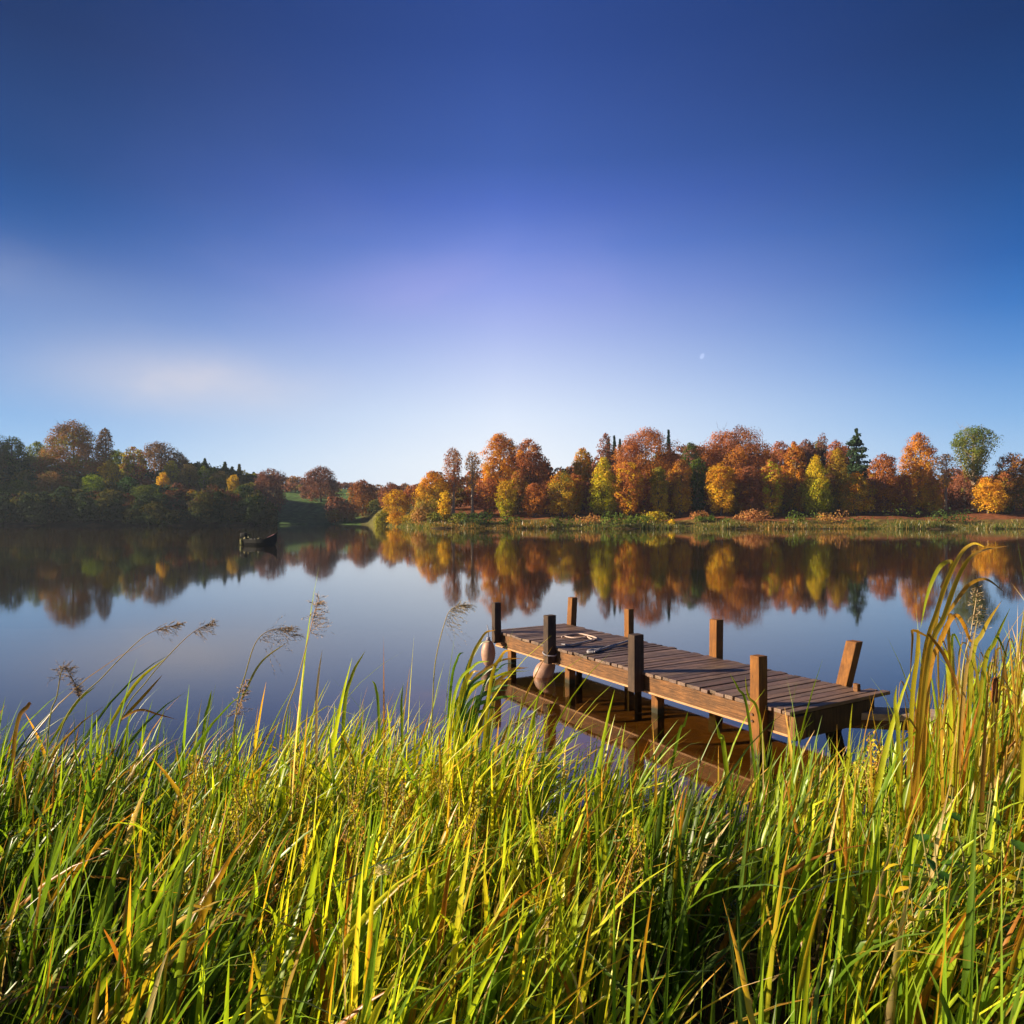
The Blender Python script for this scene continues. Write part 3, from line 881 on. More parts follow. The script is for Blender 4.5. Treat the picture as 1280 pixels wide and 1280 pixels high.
for i, (x, yt, wd, lab) in enumerate([(256, 571, 19, 'leftmost blunt green spruce on the left ridge'),
                                     (281, 575, 16, 'lighter green spruce in the middle of the left ridge'),
                                     (290, 581, 15, 'short dark spruce just left of the pointed one on the left ridge'), (299, 578, 14, 'sharply pointed dark spruce on the left ridge'),
                                     (317, 588, 14, 'rightmost low spruce where the left ridge meets the purple rust tree')]):
    conifer(x, yt + 3, wd + 5, 246 + (i * 5) % 13, lab, tiers=13, col=[CONIF * 1.4, GREEN * .6, CONIF * 1.2, OLIVE * .5][i % 4], seed=30 + i, group='row of spruces along the left ridge', leaf=.5)
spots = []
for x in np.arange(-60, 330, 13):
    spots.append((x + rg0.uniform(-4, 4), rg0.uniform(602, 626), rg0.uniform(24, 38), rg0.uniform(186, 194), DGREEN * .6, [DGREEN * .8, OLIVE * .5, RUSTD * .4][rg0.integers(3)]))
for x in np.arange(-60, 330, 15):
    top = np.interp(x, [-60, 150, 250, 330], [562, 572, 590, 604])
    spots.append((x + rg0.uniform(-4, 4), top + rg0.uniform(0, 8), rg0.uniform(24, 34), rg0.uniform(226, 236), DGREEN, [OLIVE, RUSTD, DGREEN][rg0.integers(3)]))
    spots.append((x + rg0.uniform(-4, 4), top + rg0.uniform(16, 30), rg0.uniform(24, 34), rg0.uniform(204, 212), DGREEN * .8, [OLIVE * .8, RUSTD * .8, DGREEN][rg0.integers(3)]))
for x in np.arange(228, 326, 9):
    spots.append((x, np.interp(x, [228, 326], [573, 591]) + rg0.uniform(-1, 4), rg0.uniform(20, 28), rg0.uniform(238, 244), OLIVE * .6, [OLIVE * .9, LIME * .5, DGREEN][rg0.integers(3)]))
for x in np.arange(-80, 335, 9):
    spots.append((x + rg0.uniform(-4, 4), rg0.uniform(612, 642), rg0.uniform(20, 32), rg0.uniform(179, 183), DGREEN * .5, [DGREEN * .6, OLIVE * .35, DGREEN * .45][rg0.integers(3)]))  # crowns at the water: the bank's shade put into darker leaf colour
for X_ in np.arange(-250, -170, 11):  # trees on the added ridge, out of view, raising its shade
    for Y_ in np.arange(184, 224, 12):
        zt = float(far_height(X_, Y_)) + rg0.uniform(11, 15)
        spots.append((640 + X_ / Y_ * F, HY - (zt - CH) / Y_ * F, 15 / Y_ * F, Y_, DGREEN, [OLIVE, RUSTD][rg0.integers(2)]))
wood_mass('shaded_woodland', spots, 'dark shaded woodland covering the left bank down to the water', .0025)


# ---- reeds and rough grass along the far right waterline (nobody could count them)
def far_fringe():
    rg = np.random.default_rng(8)
    n = 26000
    t = rg.uniform(-.185, .8, n)
    dd = np.abs(rg.standard_normal(n)) * 2.2 - .6
    Y = shore(t) + dd; X = t * Y
    Z = np.maximum(far_height(X, Y), -.1)
    h = np.where(rg.random(n) < .3, .62, .32) * (.5 + rg.random(n)) * (.6 + .7 * (np.sin(X * .4) * np.sin(X * .13 + 1) > -.1))
    wdt = .05 + .07 * rg.random(n)
    a = rg.uniform(0, 6.28, n)
    ux, uy = np.cos(a) * wdt, np.sin(a) * wdt
    lx, ly = rg.standard_normal((2, n)) * .15
    V = np.stack([np.stack([X - ux, Y - uy, Z - .15], 1), np.stack([X + ux, Y + uy, Z - .15], 1), np.stack([X + lx, Y + ly, Z + h], 1)], 1).reshape(-1, 3)
    c = np.where((rg.random(n) < .6)[:, None], c3(.09, .14, .02), c3(.30, .23, .06)) * (.6 + .7 * rg.random((n, 1)))
    tan_ = (np.sin(X * .11 + 2) > .3)[:, None]
    c = np.where(tan_, c * c3(1.3, .95, .8), c)
    me = np_mesh('shore_grass', V, np.arange(3 * n).reshape(-1, 3), c)
    tag(link('shore_grass', me, M_GRASS), 'green and tan reeds edging the far right bank', 'reeds', kind='stuff')


far_fringe()

# ------------------------------------------------------------------ jetty
U = Vector((-.512, .859, 0)); Nn = Vector((.859, .512, 0))
J0 = Vector((2.27, 6.62, 0))
jr = empty('jetty', J0, math.atan2(.859, -.512))
tag(jr, 'weathered wooden jetty with dark posts reaching out from the reeds', 'jetty')
# local frame: x runs out along the jetty, y = -(distance across from the front edge)
W_BEAM = m_wood('beam_wood', (.062, .028, .012), (.25, .115, .04), 'X', 9, c3=(.055, .032, .018), bump=1.2)
W_BEAM_LOW = m_wood('lit_edge_wood', (.34, .18, .085), (.50, .30, .16), 'X', 7, c3=(.38, .2, .09))
W_DECK = m_wood('plank_wood', (.12, .078, .055), (.23, .155, .115), 'Y', 7, .55, wet='tint', c3=(.08, .055, .045), bump=.8)
W_POST = m_wood('post_wood', (.11, .042, .010), (.27, .112, .02), 'Z', 8, c3=(.10, .04, .012), bump=.8)
W_DARK = m_wood('tarred_wood', (.045, .028, .02), (.09, .055, .035), 'Z', 6, .8, c3=(.02, .014, .011))
W_END = m_wood('end_grain', (.16, .075, .03), (.28, .14, .06), 'Z', 9, .85, bump=1.0)
DZ, DW = .484, 1.32


def deck():
    V, Q, col = [], [], []
    s = -.34
    rg = random.Random(3)
    m = MB(); cols = []
    while s < 4.98:
        wd = rg.uniform(.075, .115)
        y1 = rg.uniform(-.01, .02); y0 = -DW + rg.uniform(-.03, .03)
        if s < -.2: y0 -= .16
        z = DZ + rg.uniform(-.004, .004)
        nf = len(m.f)
        m.box(s, min(s + wd, 5.0), y0, y1, z - .035, z, bev=.006, jit=.003)
        tone = rg.uniform(.62, 1.25)
        cols += [(tone, tone * rg.uniform(.93, 1.0), tone * rg.uniform(.85, 1.0))] * (len(m.f) - nf)
        s += wd + rg.uniform(.008, .018)
    me = m.mesh('deck')
    a = me.attributes.new('tint', 'FLOAT_COLOR', 'FACE')
    a.data.foreach_set('color', np.array([(*c, 1) for c in cols], np.float32).ravel())
    link('deck', me, W_DECK, jr)


deck()
ZB0, ZB1 = .272, DZ - .037


def beam(y0, y1, name='side_beam', low=True):
    m = MB()
    ends = [-.30, 1.66, 3.36, 4.96]
    for a, b in zip(ends[:-1], ends[1:]):
        m.box(a + .004, b - .004, y0, y1, ZB0 + .002, ZB1, bev=.006, jit=.003)
    o = m.build(name, W_BEAM, jr)
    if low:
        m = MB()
        m.box(-.30, 4.96, y0 - .002, y1 + .010, ZB0 - .022, ZB0, bev=.005)  # lit lower edge of the beam, put into a strip of paler wood
        m.build('lit_edge_strip', W_BEAM_LOW, o)
    return o


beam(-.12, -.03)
beam(-DW + .03, -DW + .11, low=False)
m = MB(); m.box(4.965, 5.035, -DW + .03, -.03, ZB0 + .02, ZB1, bev=.006); m.build('end_beam', W_BEAM, jr)
m = MB(); m.box(-.33, -.25, -DW + .1, -.16, ZB0 - .05, ZB1 - .004, bev=.006); m.build('end_beam', W_DARK, jr)
m = MB(); m.box(-.37, -.305, -.17, -.02, ZB0 - .04, ZB1 - .004, bev=.008, jit=.004); m.build('corner_block', W_END, jr)
for s in (.9, 2.5, 4.2):
    m = MB(); m.box(s, s + .07, -DW + .12, -.14, ZB0 + .03, ZB1 - .004, bev=.005); m.build('cross_beam', W_DARK, jr)


def post(s, y, top, size, mat, bottom=-.9, tilt=(0, 0), name='post', depth=None, rot=0.0, parent=jr):
    depth = depth or size
    m = MB()
    T = Matrix.Translation((s, y, 0)) @ Matrix.Rotation(rot, 4, 'Z')
    m.box(-size / 2, size / 2, -depth / 2, depth / 2, bottom, top, bev=.009, jit=.004)
    sh = []
    for v in m.v:
        v = Vector(v)
        v.x += tilt[0] * (v.z - DZ); v.y += tilt[1] * (v.z - DZ)
        sh.append(tuple(T @ v))
    m.v = sh
    return m.build(name, mat, parent)


# front: three tarred mooring boards bolted outside the beam, each with a lit pile under it
for s, top, bot, sz_ in ((4.80, .93, .33, .092), (3.38, .905, .275, .108), (1.66, .895, .265, .117)):
    post(s, .05, top, sz_, W_DARK, bottom=bot, name='mooring_post', depth=sz_ + .02)
for s in (4.80, 3.30, 1.60):
    post(s, -.10 - .12, ZB1 - .006, .10, W_POST, name='pile', depth=.10)
post(-.02, .035, .935, .112, W_POST, name='post', depth=.112, bottom=-.7)
post(.13, -.24, ZB1 - .006, .085, W_DARK, name='pile', depth=.085)
# rear row
post(4.86, -1.36, .915, .112, W_POST, tilt=(-.0, -.06))
post(3.50, -1.40, .885, .100, W_POST)
post(1.83, -1.38, .935, .118, W_POST, tilt=(0, -.02))
post(.08, -1.37, .925, .117, W_POST, tilt=(-.12, -.21))
post(-.16, -1.22, .555, .05, W_BEAM, bottom=.3, name='stub')
post(4.1, -.30, ZB1 - .006, .055, W_DARK, name='pile', depth=.055)
post(2.9, -1.05, ZB1 - .006, .07, W_DARK, name='pile')
post(4.3, -1.1, ZB1 - .006, .07, W_DARK, name='pile')
# bolts on the near post
M_IRON = m_plain('rusty_iron', (.12, .06, .035), .7, (.05, .03, .02), 30)
for z in (.40, .34):
    MB().tube([(0.0, .088, z), (0.0, .104, z)], .012, 8).build('bolt', M_IRON, jr)


def jl(s, n_, z):
    """jetty coordinates (along, across, height) to world"""
    return J0 + U * s + Nn * n_ + Vector((0, 0, z))


# boarding plank from the landward end to the bank
pk = empty('boarding_plank', (3.55, 6.98, .30), math.radians(-9))
tag(pk, 'pale grey boarding plank between the jetty end and the right bank', 'plank')
m = MB(); m.box(-.75, 1.7, -.15, .13, -.03, .03, bev=.006, jit=.004)
m.build('board', m_wood('grey_plank', (.36, .27, .22), (.48, .38, .32), 'X', 7, c3=(.22, .15, .11)), pk)
m = MB(); m.box(-.6, 1.6, -.155, -.09, -.115, -.033, bev=.005)
m.build('bearer', W_BEAM, pk)
m = MB(); m.box(.35, .42, -.08, .08, -1.1, -.034, bev=.005); m.build('leg', W_DARK, pk)

# ropes
M_ROPE = m_plain('rope_fibre', (.55, .42, .36), .9, (.38, .28, .24), 60, .1)
M_ROPE_D = m_plain('blue_grey_rope', (.42, .40, .42), .9, (.16, .16, .2), 30, .1)


def spline(pts, n=8):
    out = []
    P_ = [Vector(p) for p in pts]
    P_ = [P_[0] * 2 - P_[1]] + P_ + [P_[-1] * 2 - P_[-2]]
    for i in range(1, len(P_) - 2):
        for k in range(n):
            t = k / n
            a, b, c, d = P_[i - 1:i + 3]
            out.append(.5 * ((2 * b) + (c - a) * t + (2 * a - 5 * b + 4 * c - d) * t * t + (3 * b - a - 3 * c + d) * t ** 3))
    out.append(P_[-2])
    return out


zr = DZ + .016
m = MB()
m.tube(spline([PZ(x, y, zr) for x, y in [(702, 796), (712, 793), (724, 792), (735, 794), (742, 796), (746, 798), (742, 799.5), (736, 797), (733, 795), (728, 797), (716, 797), (704, 795)]]), .011, 6)
tag(m.build('mooring_rope', M_ROPE, smooth=True), 'pale rope lying in a loose loop on the deck behind the second dark post', 'rope')
m = MB()
m.tube(spline([PZ(x, y, zr) for x, y in [(745, 798), (735, 801), (722, 804), (712, 806), (702, 805)]]), .011, 6)
tag(m.build('mooring_rope', M_ROPE_D, smooth=True), 'grey rope trailing from the pale loop to the second dark post', 'rope')
m = MB()
m.tube(spline([PZ(x, y, zr + .004) for x, y in [(789, 799.5), (778, 803), (764, 807), (752, 811), (743, 814.5)]]), .013, 6)
m.tube(spline([PZ(x, y, zr + .004) for x, y in [(752, 811), (746, 812), (739, 812.5), (735, 814.5), (742, 815)]]), .019, 6)
tag(m.build('mooring_rope', M_ROPE_D, smooth=True), 'thick knotted grey rope across the deck towards the third dark post', 'rope')
m = MB()
lo_ = []
for k in range(25):
    a = 2 * math.pi * k / 24
    lo_.append(jl(3.38 + .088 * math.cos(a), -.05 + .088 * math.sin(a), .40 + .02 * math.cos(a)))
m.tube(lo_, .009, 6)
tag(m.build('rope_loop', M_ROPE_D, smooth=True), 'thin rope tied round the second dark post', 'rope')

# fenders
M_FEND = m_plain('old_fender_plastic', (.40, .24, .17), .5, (.28, .16, .11), 9, .4)
fr = empty('boat_fender', jl(4.78, -.20, .19))
tag(fr, 'long pinkish fender hanging from the outermost left post', 'fender')
m = MB(); m.ball((0, 0, 0), .105, .105, .2, 18, 14, fn=lambda p: Vector((p.x * (1 + .25 * (1 - abs(p.z) / .2)) if 0 else p.x, p.y, p.z)))
m.build('body', M_FEND, fr, smooth=True)
m = MB(); m.tube([(0, 0, .19), (0, 0, .235)], [.035, .022], 10); m.tube([(0, 0, .23), (.0, .03, .33), (-.02, .07, .40)], .008, 5)
m.build('cord', M_ROPE_D, fr, smooth=True)
fr = empty('boat_fender', Vector((.455, 9.95, .08)))
tag(fr, 'pear shaped pinkish buoy touching the water under the second dark post', 'fender')
R = Matrix.Rotation(math.radians(38), 4, 'Y')
m = MB(); m.ball((0, 0, 0), .135, .135, .2, 20, 14, mat=R, fn=lambda p: Vector((p.x * (1 - .35 * max(p.z, 0) / .2), p.y * (1 - .35 * max(p.z, 0) / .2), p.z)))
m.build('body', M_FEND, fr, smooth=True)
m = MB(); m.tube([R @ Vector((0, 0, .19)), R @ Vector((0, 0, .26))], [.03, .02], 8); m.tube([R @ Vector((0, 0, .25)), (.19, .02, .33)], .008, 5)
m.build('cord', M_ROPE_D, fr, smooth=True)

# ------------------------------------------------------------------ boat
BY = 56.0
bo = empty('rowing_boat', P(326, 681, BY) * 1.0, math.radians(-6))
tag(bo, 'small dark moored boat with an upswept prow and an outboard motor', 'boat')
M_HULL = m_plain('tarred_hull', (.012, .013, .011), .7, (.02, .022, .018), 6, .3)
L = 2.5


def hull():
    secs = []
    n = 13
    for i in range(n):
        q = i / (n - 1)
        x = -1.2 + L * q
        half = .55 * min(1, .75 + q * .6) * (1 - max(0, (q - .6) / .4) ** 1.8 * .95)
        rise = .42 * max(0, (q - .68) / .32) ** 1.2
        top = .46 + rise; bot = -.18 + .5 * max(0, (q - .86) / .14) ** 1.5
        secs.append([(x, -half, top), (x, -half * .92, top - .3), (x, -half * .6, bot), (x, half * .6, bot), (x, half * .92, top - .3), (x, half, top),
                     (x, half - .04, top), (x, half * .55, bot + .08), (x, -half * .55, bot + .08), (x, -half + .04, top)])
    vs = [p for s_ in secs for p in s_]; k = 10
    fs = [(i * k + j, i * k + (j + 1) % k, (i + 1) * k + (j + 1) % k, (i + 1) * k + j) for i in range(n - 1) for j in range(k)]
    fs += [tuple(range(k)), tuple((n - 1) * k + j for j in range(k - 1, -1, -1))]
    mm = MB(); mm.add(vs, fs)
    mm.tube([(1.1, 0, .78), (1.36, 0, .98)], [.05, .035], 6)
    return mm


hull().build('hull', M_HULL, bo)
m = MB()
for q, zt in ((-.55, .35), (.15, .35)):
    m.box(q - .13, q + .13, -.46, .46, zt, zt + .035, bev=.006)
m.build('bench', m_plain('worn_bench', (.22, .19, .13), .8, (.12, .1, .07)), bo)
m = MB(); m.add([(.62, -.36, .56), (.95, -.24, .70), (1.22, -.06, .90), (1.22, .06, .90), (.95, .24, .70), (.62, .36, .56), (.9, 0, .76)],
                [(0, 1, 6), (1, 2, 6), (2, 3, 6), (3, 4, 6), (4, 5, 6), (5, 0, 6)])
m.build('prow_cover', m_plain('faded_red_cover', (.42, .22, .24), .7, (.10, .03, .04), 5), bo)
mo = MB().box(-1.60, -1.16, -.2, .2, .58, .95, bev=.09).box(-1.42, -1.32, -.05, .05, -.1, .62, bev=.01).tube([(-1.25, 0, .72), (-.85, .05, .80)], .025, 6).build('outboard_motor', M_HULL, bo)
MB().box(-1.50, -1.22, -.145, -.142, .74, .84).build('panel', m_plain('yellow_decal', (.6, .5, .15), .5), mo)
MB().box(-1.62, -1.46, -.2, .12, .02, .46, bev=.05).build('fuel_can', m_plain('olive_can', (.5, .48, .12), .5, (.04, .04, .02), 5), bo)
m = MB()
for c_, r_ in (((-1.02, .1, .62), .2), ((-.86, -.15, .56), .15), ((-1.12, -.2, .5), .17)):
    m.ball(c_, r_, r_, r_ * .8, 9, 6, fn=lambda p: p * (1 + .15 * math.sin(p.x * 31 + p.z * 23)))
m.build('tarpaulin', m_plain('mottled_tarpaulin', (.018, .02, .014), .8, (.22, .2, .07), 7), bo)
M_FLOAT = m_plain('white_float', (.7, .7, .65), .5)
for x in (-.72, -.6, -.35):
    MB().ball((x, -.3, .44), .05, .05, .05, 8, 6).build('float', M_FLOAT, bo, smooth=True)
MB().ball((-.02, -.2, .46), .14, .16, .11, 10, 7).build('coiled_net', m_plain('net_bundle', (.2, .2, .1), .9, (.1, .09, .05), 12), bo, smooth=True)


# ------------------------------------------------------------------ foreground grass
def blades(X, Y, Z, L, Wd, phi, bend, face, col_a, col_b, rg, droop=.35, seg=8, fold=None):
    """vectorised grass blades: arrays of foot, length, width, lean azimuth, lean amount, facing, foot and tip colours"""
    n = len(X)
    t = np.linspace(0, 1, seg + 1)[None, :]
    lean = bend[:, None] * t ** 1.9
    up = t * (1 - (droop if np.isscalar(droop) else droop[:, None]) * np.clip(bend, 0, 1.5)[:, None] * t ** 2.2)
    if fold is not None:
        tf = fold[:, None]
        past = np.clip(t - tf, 0, 1)
        lean = lean + past * 0.85 * (tf < 1)
        up = up - past * 1.35 * (tf < 1)
    cx, cy = np.cos(phi)[:, None], np.sin(phi)[:, None]
    px = X[:, None] + L[:, None] * lean * cx
    py = Y[:, None] + L[:, None] * lean * cy
    pz = Z[:, None] + L[:, None] * up
    wprof = np.minimum(1, .55 + t * 2.0) * np.clip(1 - t ** 3.2, 0, 1) ** .9
    wprof[:, -1] = .02
    tw = face[:, None] + rg.uniform(-1.2, 1.2, (n, 1)) * t
    hx = np.cos(tw) * Wd[:, None] * wprof / 2
    hy = np.sin(tw) * Wd[:, None] * wprof / 2
    vx, vy = -np.sin(tw) * Wd[:, None] * wprof * .18, np.cos(tw) * Wd[:, None] * wprof * .18
    A = np.stack([px - hx, py - hy, pz], -1); B = np.stack([px + vx, py + vy, pz], -1); C = np.stack([px + hx, py + hy, pz], -1)
    V = np.stack([A, B, C], 2).reshape(n, -1, 3)
    k = seg + 1
    base = np.arange(seg)[:, None] * 3
    q1 = base + np.array([0, 1, 4, 3]); q2 = base + np.array([1, 2, 5, 4])
    q = np.concatenate([q1, q2], 0)
    Q = (q[None] + (np.arange(n) * k * 3)[:, None, None]).reshape(-1, 4)
    tq = np.concatenate([t[0, :-1], t[0, :-1]])[None, :, None]
    col = col_a[:, None, :] * (1 - tq ** 1.5) + col_b[:, None, :] * tq ** 1.5
    return V.reshape(-1, 3), Q, col.reshape(-1, 3)


EDGE_PROFILE = ([-120, 32, 120, 200, 300, 380, 430, 480, 540, 600, 640, 680, 730, 770, 800, 850, 900, 950, 1000, 1080, 1120, 1160, 1200, 1280, 1400],
                [895, 898, 900, 908, 895, 880, 872, 872, 868, 858, 880, 912, 905, 905, 935, 968, 950, 915, 900, 905, 890, 830, 800, 780, 780])
G1, G2, G3, G4 = c3(.12, .25, .015), c3(.32, .43, .02), c3(.62, .60, .03), c3(.03, .08, .012)
DRY1, DRY2, STRAW = c3(.52, .25, .03), c3(.28, .10, .02), c3(.60, .48, .22)


def grass():
    rg = np.random.default_rng(21)
    # tufts share a lean; blades scatter round each tuft
    nt = 1540
    TX = rg.uniform(-8.7, 8.9, nt * 2); TY = rg.uniform(.95, 7.6, nt * 2)
    sh = near_shore(TX)
    ok = (TY < sh + .75) & (np.abs(TX) < TY * .80 + 3.6)
    TX, TY = TX[ok], TY[ok]
    nt = len(TX)
    tphi = rg.normal(-.15, .75, nt); tl = rg.uniform(.78, 1.15, nt)
    tcol = rg.random(nt)
    per = rg.integers(7, 16, nt)
    k = np.repeat(np.arange(nt), per); n = len(k)
    X = TX[k] + rg.normal(0, .07, n); Y = TY[k] + rg.normal(0, .07, n)
    Z = np.maximum(bank_z(X, Y), -.25) - .03
    px = 640 + X / Y * F
    L = (.62 + .3 * rg.random(n)) * tl[k]
    # at the water's edge the tuft tops follow the reeds' skyline in the photograph
    ztop = CH - (np.interp(px, *EDGE_PROFILE) + rg.normal(38, 30, n) - HY) / F * Y
    near_edge = smooth(1.9, .6, near_shore(X) - Y)
    L = L * (1 - near_edge) + near_edge * np.clip(ztop - Z, .18, 1.9) * 1.06
    lim = (CH - (1010 + 60 * rg.random(n) - HY) / F * Y) - Z          # nearer tufts stay below the skyline of the edge
    L = np.where(near_edge < .5, np.minimum(L, np.maximum(lim + .2, .3)), L)
    L = L * (1 + .5 * ((rg.random(n) < .03) & (near_edge > .6)))
    Wd = np.where(rg.random(n) < .55, rg.uniform(.015, .036, n), rg.uniform(.005, .013, n))
    phi = tphi[k] + rg.normal(0, .5, n)
    bend = np.abs(rg.normal(.26, .28, n)) + .04
    face = rg.uniform(0, 6.28, n)
    pick = np.clip(tcol[k] + .28 * rg.standard_normal(n), 0, 1)
    # blades are darker green at the left end, yellower in the middle
    yell = np.interp(px, [0, 200, 330, 480, 700, 800, 900, 1000, 1280], [.10, .2, .62, .72, .66, .34, .26, .48, .5])
    deep = np.interp(Y, [1.5, 3, 4.2], [.55, .8, 1.0])
    u = np.clip(pick * .7 + yell * .75 - .22, 0, 1)[:, None]
    ca = np.where(u < .4, G4 + (G1 - G4) * u / .4, np.where(u < .75, G1 + (G2 - G1) * (u - .4) / .35, G2 + (G3 - G2) * (u - .75) / .25))
    cb = ca * 1.15 + c3(.03, .01, 0)
    dry = rg.random(n)
    pd = np.interp(px, [0, 300, 500, 1000, 1150, 1280], [.05, .06, .08, .06, .24, .28])
    m1 = dry < pd * .35; m2 = (dry > 1 - pd * .3)
    ca[m1] = DRY1; cb[m1] = DRY2
    ca[m2] = STRAW * .8; cb[m2] = STRAW
    tip = rg.random(n) < .18
    cb[tip & ~m1] = DRY1
    j = (.75 + .5 * rg.random((n, 1)))
    ca = ca * j; cb = cb * j
    ca = ca * 1.12; cb = np.where(m1[:, None], cb, cb * 1.2)
    fold = np.where(rg.random(n) < .10, rg.uniform(.5, .85, n), 2.0)
    V, Q, C = blades(X, Y, Z, L, Wd, phi, bend, face, ca, cb, rg, fold=fold)
    o = link('lakeside_grass', np_mesh('lakeside_grass', V, Q, C.clip(0.005, .9), smooth=True), M_GRASS)
    tag(o, 'thick green and yellow reed grass covering the near bank', 'grass', kind='stuff')
    # matted dead undergrowth low between the tufts
    n = 14000
    X = rg.uniform(-8.7, 8.9, n); Y = rg.uniform(.9, 7.4, n)
    ok = (Y < near_shore(X) + .2) & (np.abs(X) < Y * .8 + 3.6); X, Y = X[ok], Y[ok]; n = len(X)
    Z = np.maximum(bank_z(X, Y), -.1) + rg.uniform(0, .12, n)
    L = rg.uniform(.15, .4, n)
    cc = np.where((rg.random(n) < .4)[:, None], STRAW * .45, np.where((rg.random(n) < .5)[:, None], DRY2 * .6, G4)) * (.6 + .7 * rg.random((n, 1)))
    V, Q, C = blades(X, Y, Z, L, rg.uniform(.004, .012, n), rg.uniform(0, 6.28, n), rg.uniform(.4, 1.4, n), rg.uniform(0, 6.28, n), cc, cc, rg, seg=4)
    o = link('undergrowth', np_mesh('undergrowth', V, Q, C.clip(.004, .9), smooth=True), M_GRASS)
    tag(o, 'matted dead grass low between the green blades', 'undergrowth', kind='stuff')


grass()


def ribbon(pts, wd, ca, cb, twist=0.0, face=None, n=8, fold=.2):
    """one long leaf along a spline; returns V,Q,C arrays"""
    S = spline(pts, n)
    m_ = len(S)
    V, C = [], []
    for i, p in enumerate(S):
        t = i / (m_ - 1)
        d = (S[min(i + 1, m_ - 1)] - S[max(i - 1, 0)]).normalized()
        f = Vector(face if face else (0, -1, 0.1)).normalized()
        side = d.cross(f); side = side.normalized() if side.length > 1e-5 else Vector((1, 0, 0))
        side = Matrix.Rotation(twist * t, 3, d) @ side
        nor = d.cross(side)
        wv = wd * min(1, .6 + t * 1.5) * max(0.03, (1 - t ** 3.5)) / 2
        V += [p - side * wv, p + nor * wv * fold, p + side * wv]
        C.append(ca * (1 - t) + cb * t)
    Q = []; col = []
    for i in range(m_ - 1):
        b = i * 3
        Q += [(b, b + 1, b + 4, b + 3), (b + 1, b + 2, b + 5, b + 4)]
        col += [C[i], C[i]]
    return np.array([tuple(v) for v in V]), np.array(Q), np.array(col)


def join_rib(parts):
    Vs, Qs, Cs, o = [], [], [], 0
    for V, Q, C in parts:
        Vs.append(V); Qs.append(Q + o); Cs.append(C); o += len(V)
    return np.concatenate(Vs), np.concatenate(Qs), np.concatenate(Cs)


def local(root_loc, arr):
    return arr - np.array(root_loc)


# ---- the wind-bent tuft left of the jetty
def bent_tuft():
    rg = random.Random(12)
    root = P(575, 955, 4.75); root.z = -.1
    parts = []
    ends = [(620, 787, 1), (612, 801, 0), (640, 812, 1), (655, 822, 1), (660, 834, 0), (648, 842, 1), (640, 848, 0), (636, 862, 1), (632, 872, 0), (612, 826, 1), (600, 838, 1),
            (640, 856, 0), (628, 835, 0), (618, 850, 1), (645, 828, 0), (608, 862, 1), (662, 838, 1), (590, 850, 1), (622, 884, 0), (604, 878, 1), (650, 870, 0), (580, 815, 1)]
    for i, (ex, ey, lit) in enumerate(ends):
        bx = rg.uniform(520, 600); Yb = rg.uniform(4.5, 5.0)
        b = P(bx, 960, Yb); b.z = -.08
        e = P(ex, ey, Yb + rg.uniform(-.1, .15))
        mid_ = P(bx + (ex - bx) * .38, ey + (955 - ey) * .42, Yb)
        kn = P(bx + (ex - bx) * .72, ey + max(2, (955 - ey) * .07) - 2, Yb)
        g = [G2, G3, G1, G2 * 1.3, G4 * 1.5][rg.randrange(5)] if lit else [G4 * 1.3, G1 * .8][rg.randrange(2)]  # lit leaves brighter, the rest darker: light and shade put into leaf colour
        parts.append(ribbon([b, mid_, kn, e], rg.uniform(.018, .03), g, g * 1.2 if rg.random() < .7 else DRY1, rg.uniform(-1, 1), (rg.uniform(-.5, .5), -1, .4)))
    V, Q, C = join_rib(parts)
    o = link('reed_tuft', np_mesh('reed_tuft', local(root, V), Q, C, smooth=True), M_GRASS)
    o.location = root
    tag(o, 'tall tuft of reed leaves bent over to the right just left of the jetty', 'reeds')


bent_tuft()


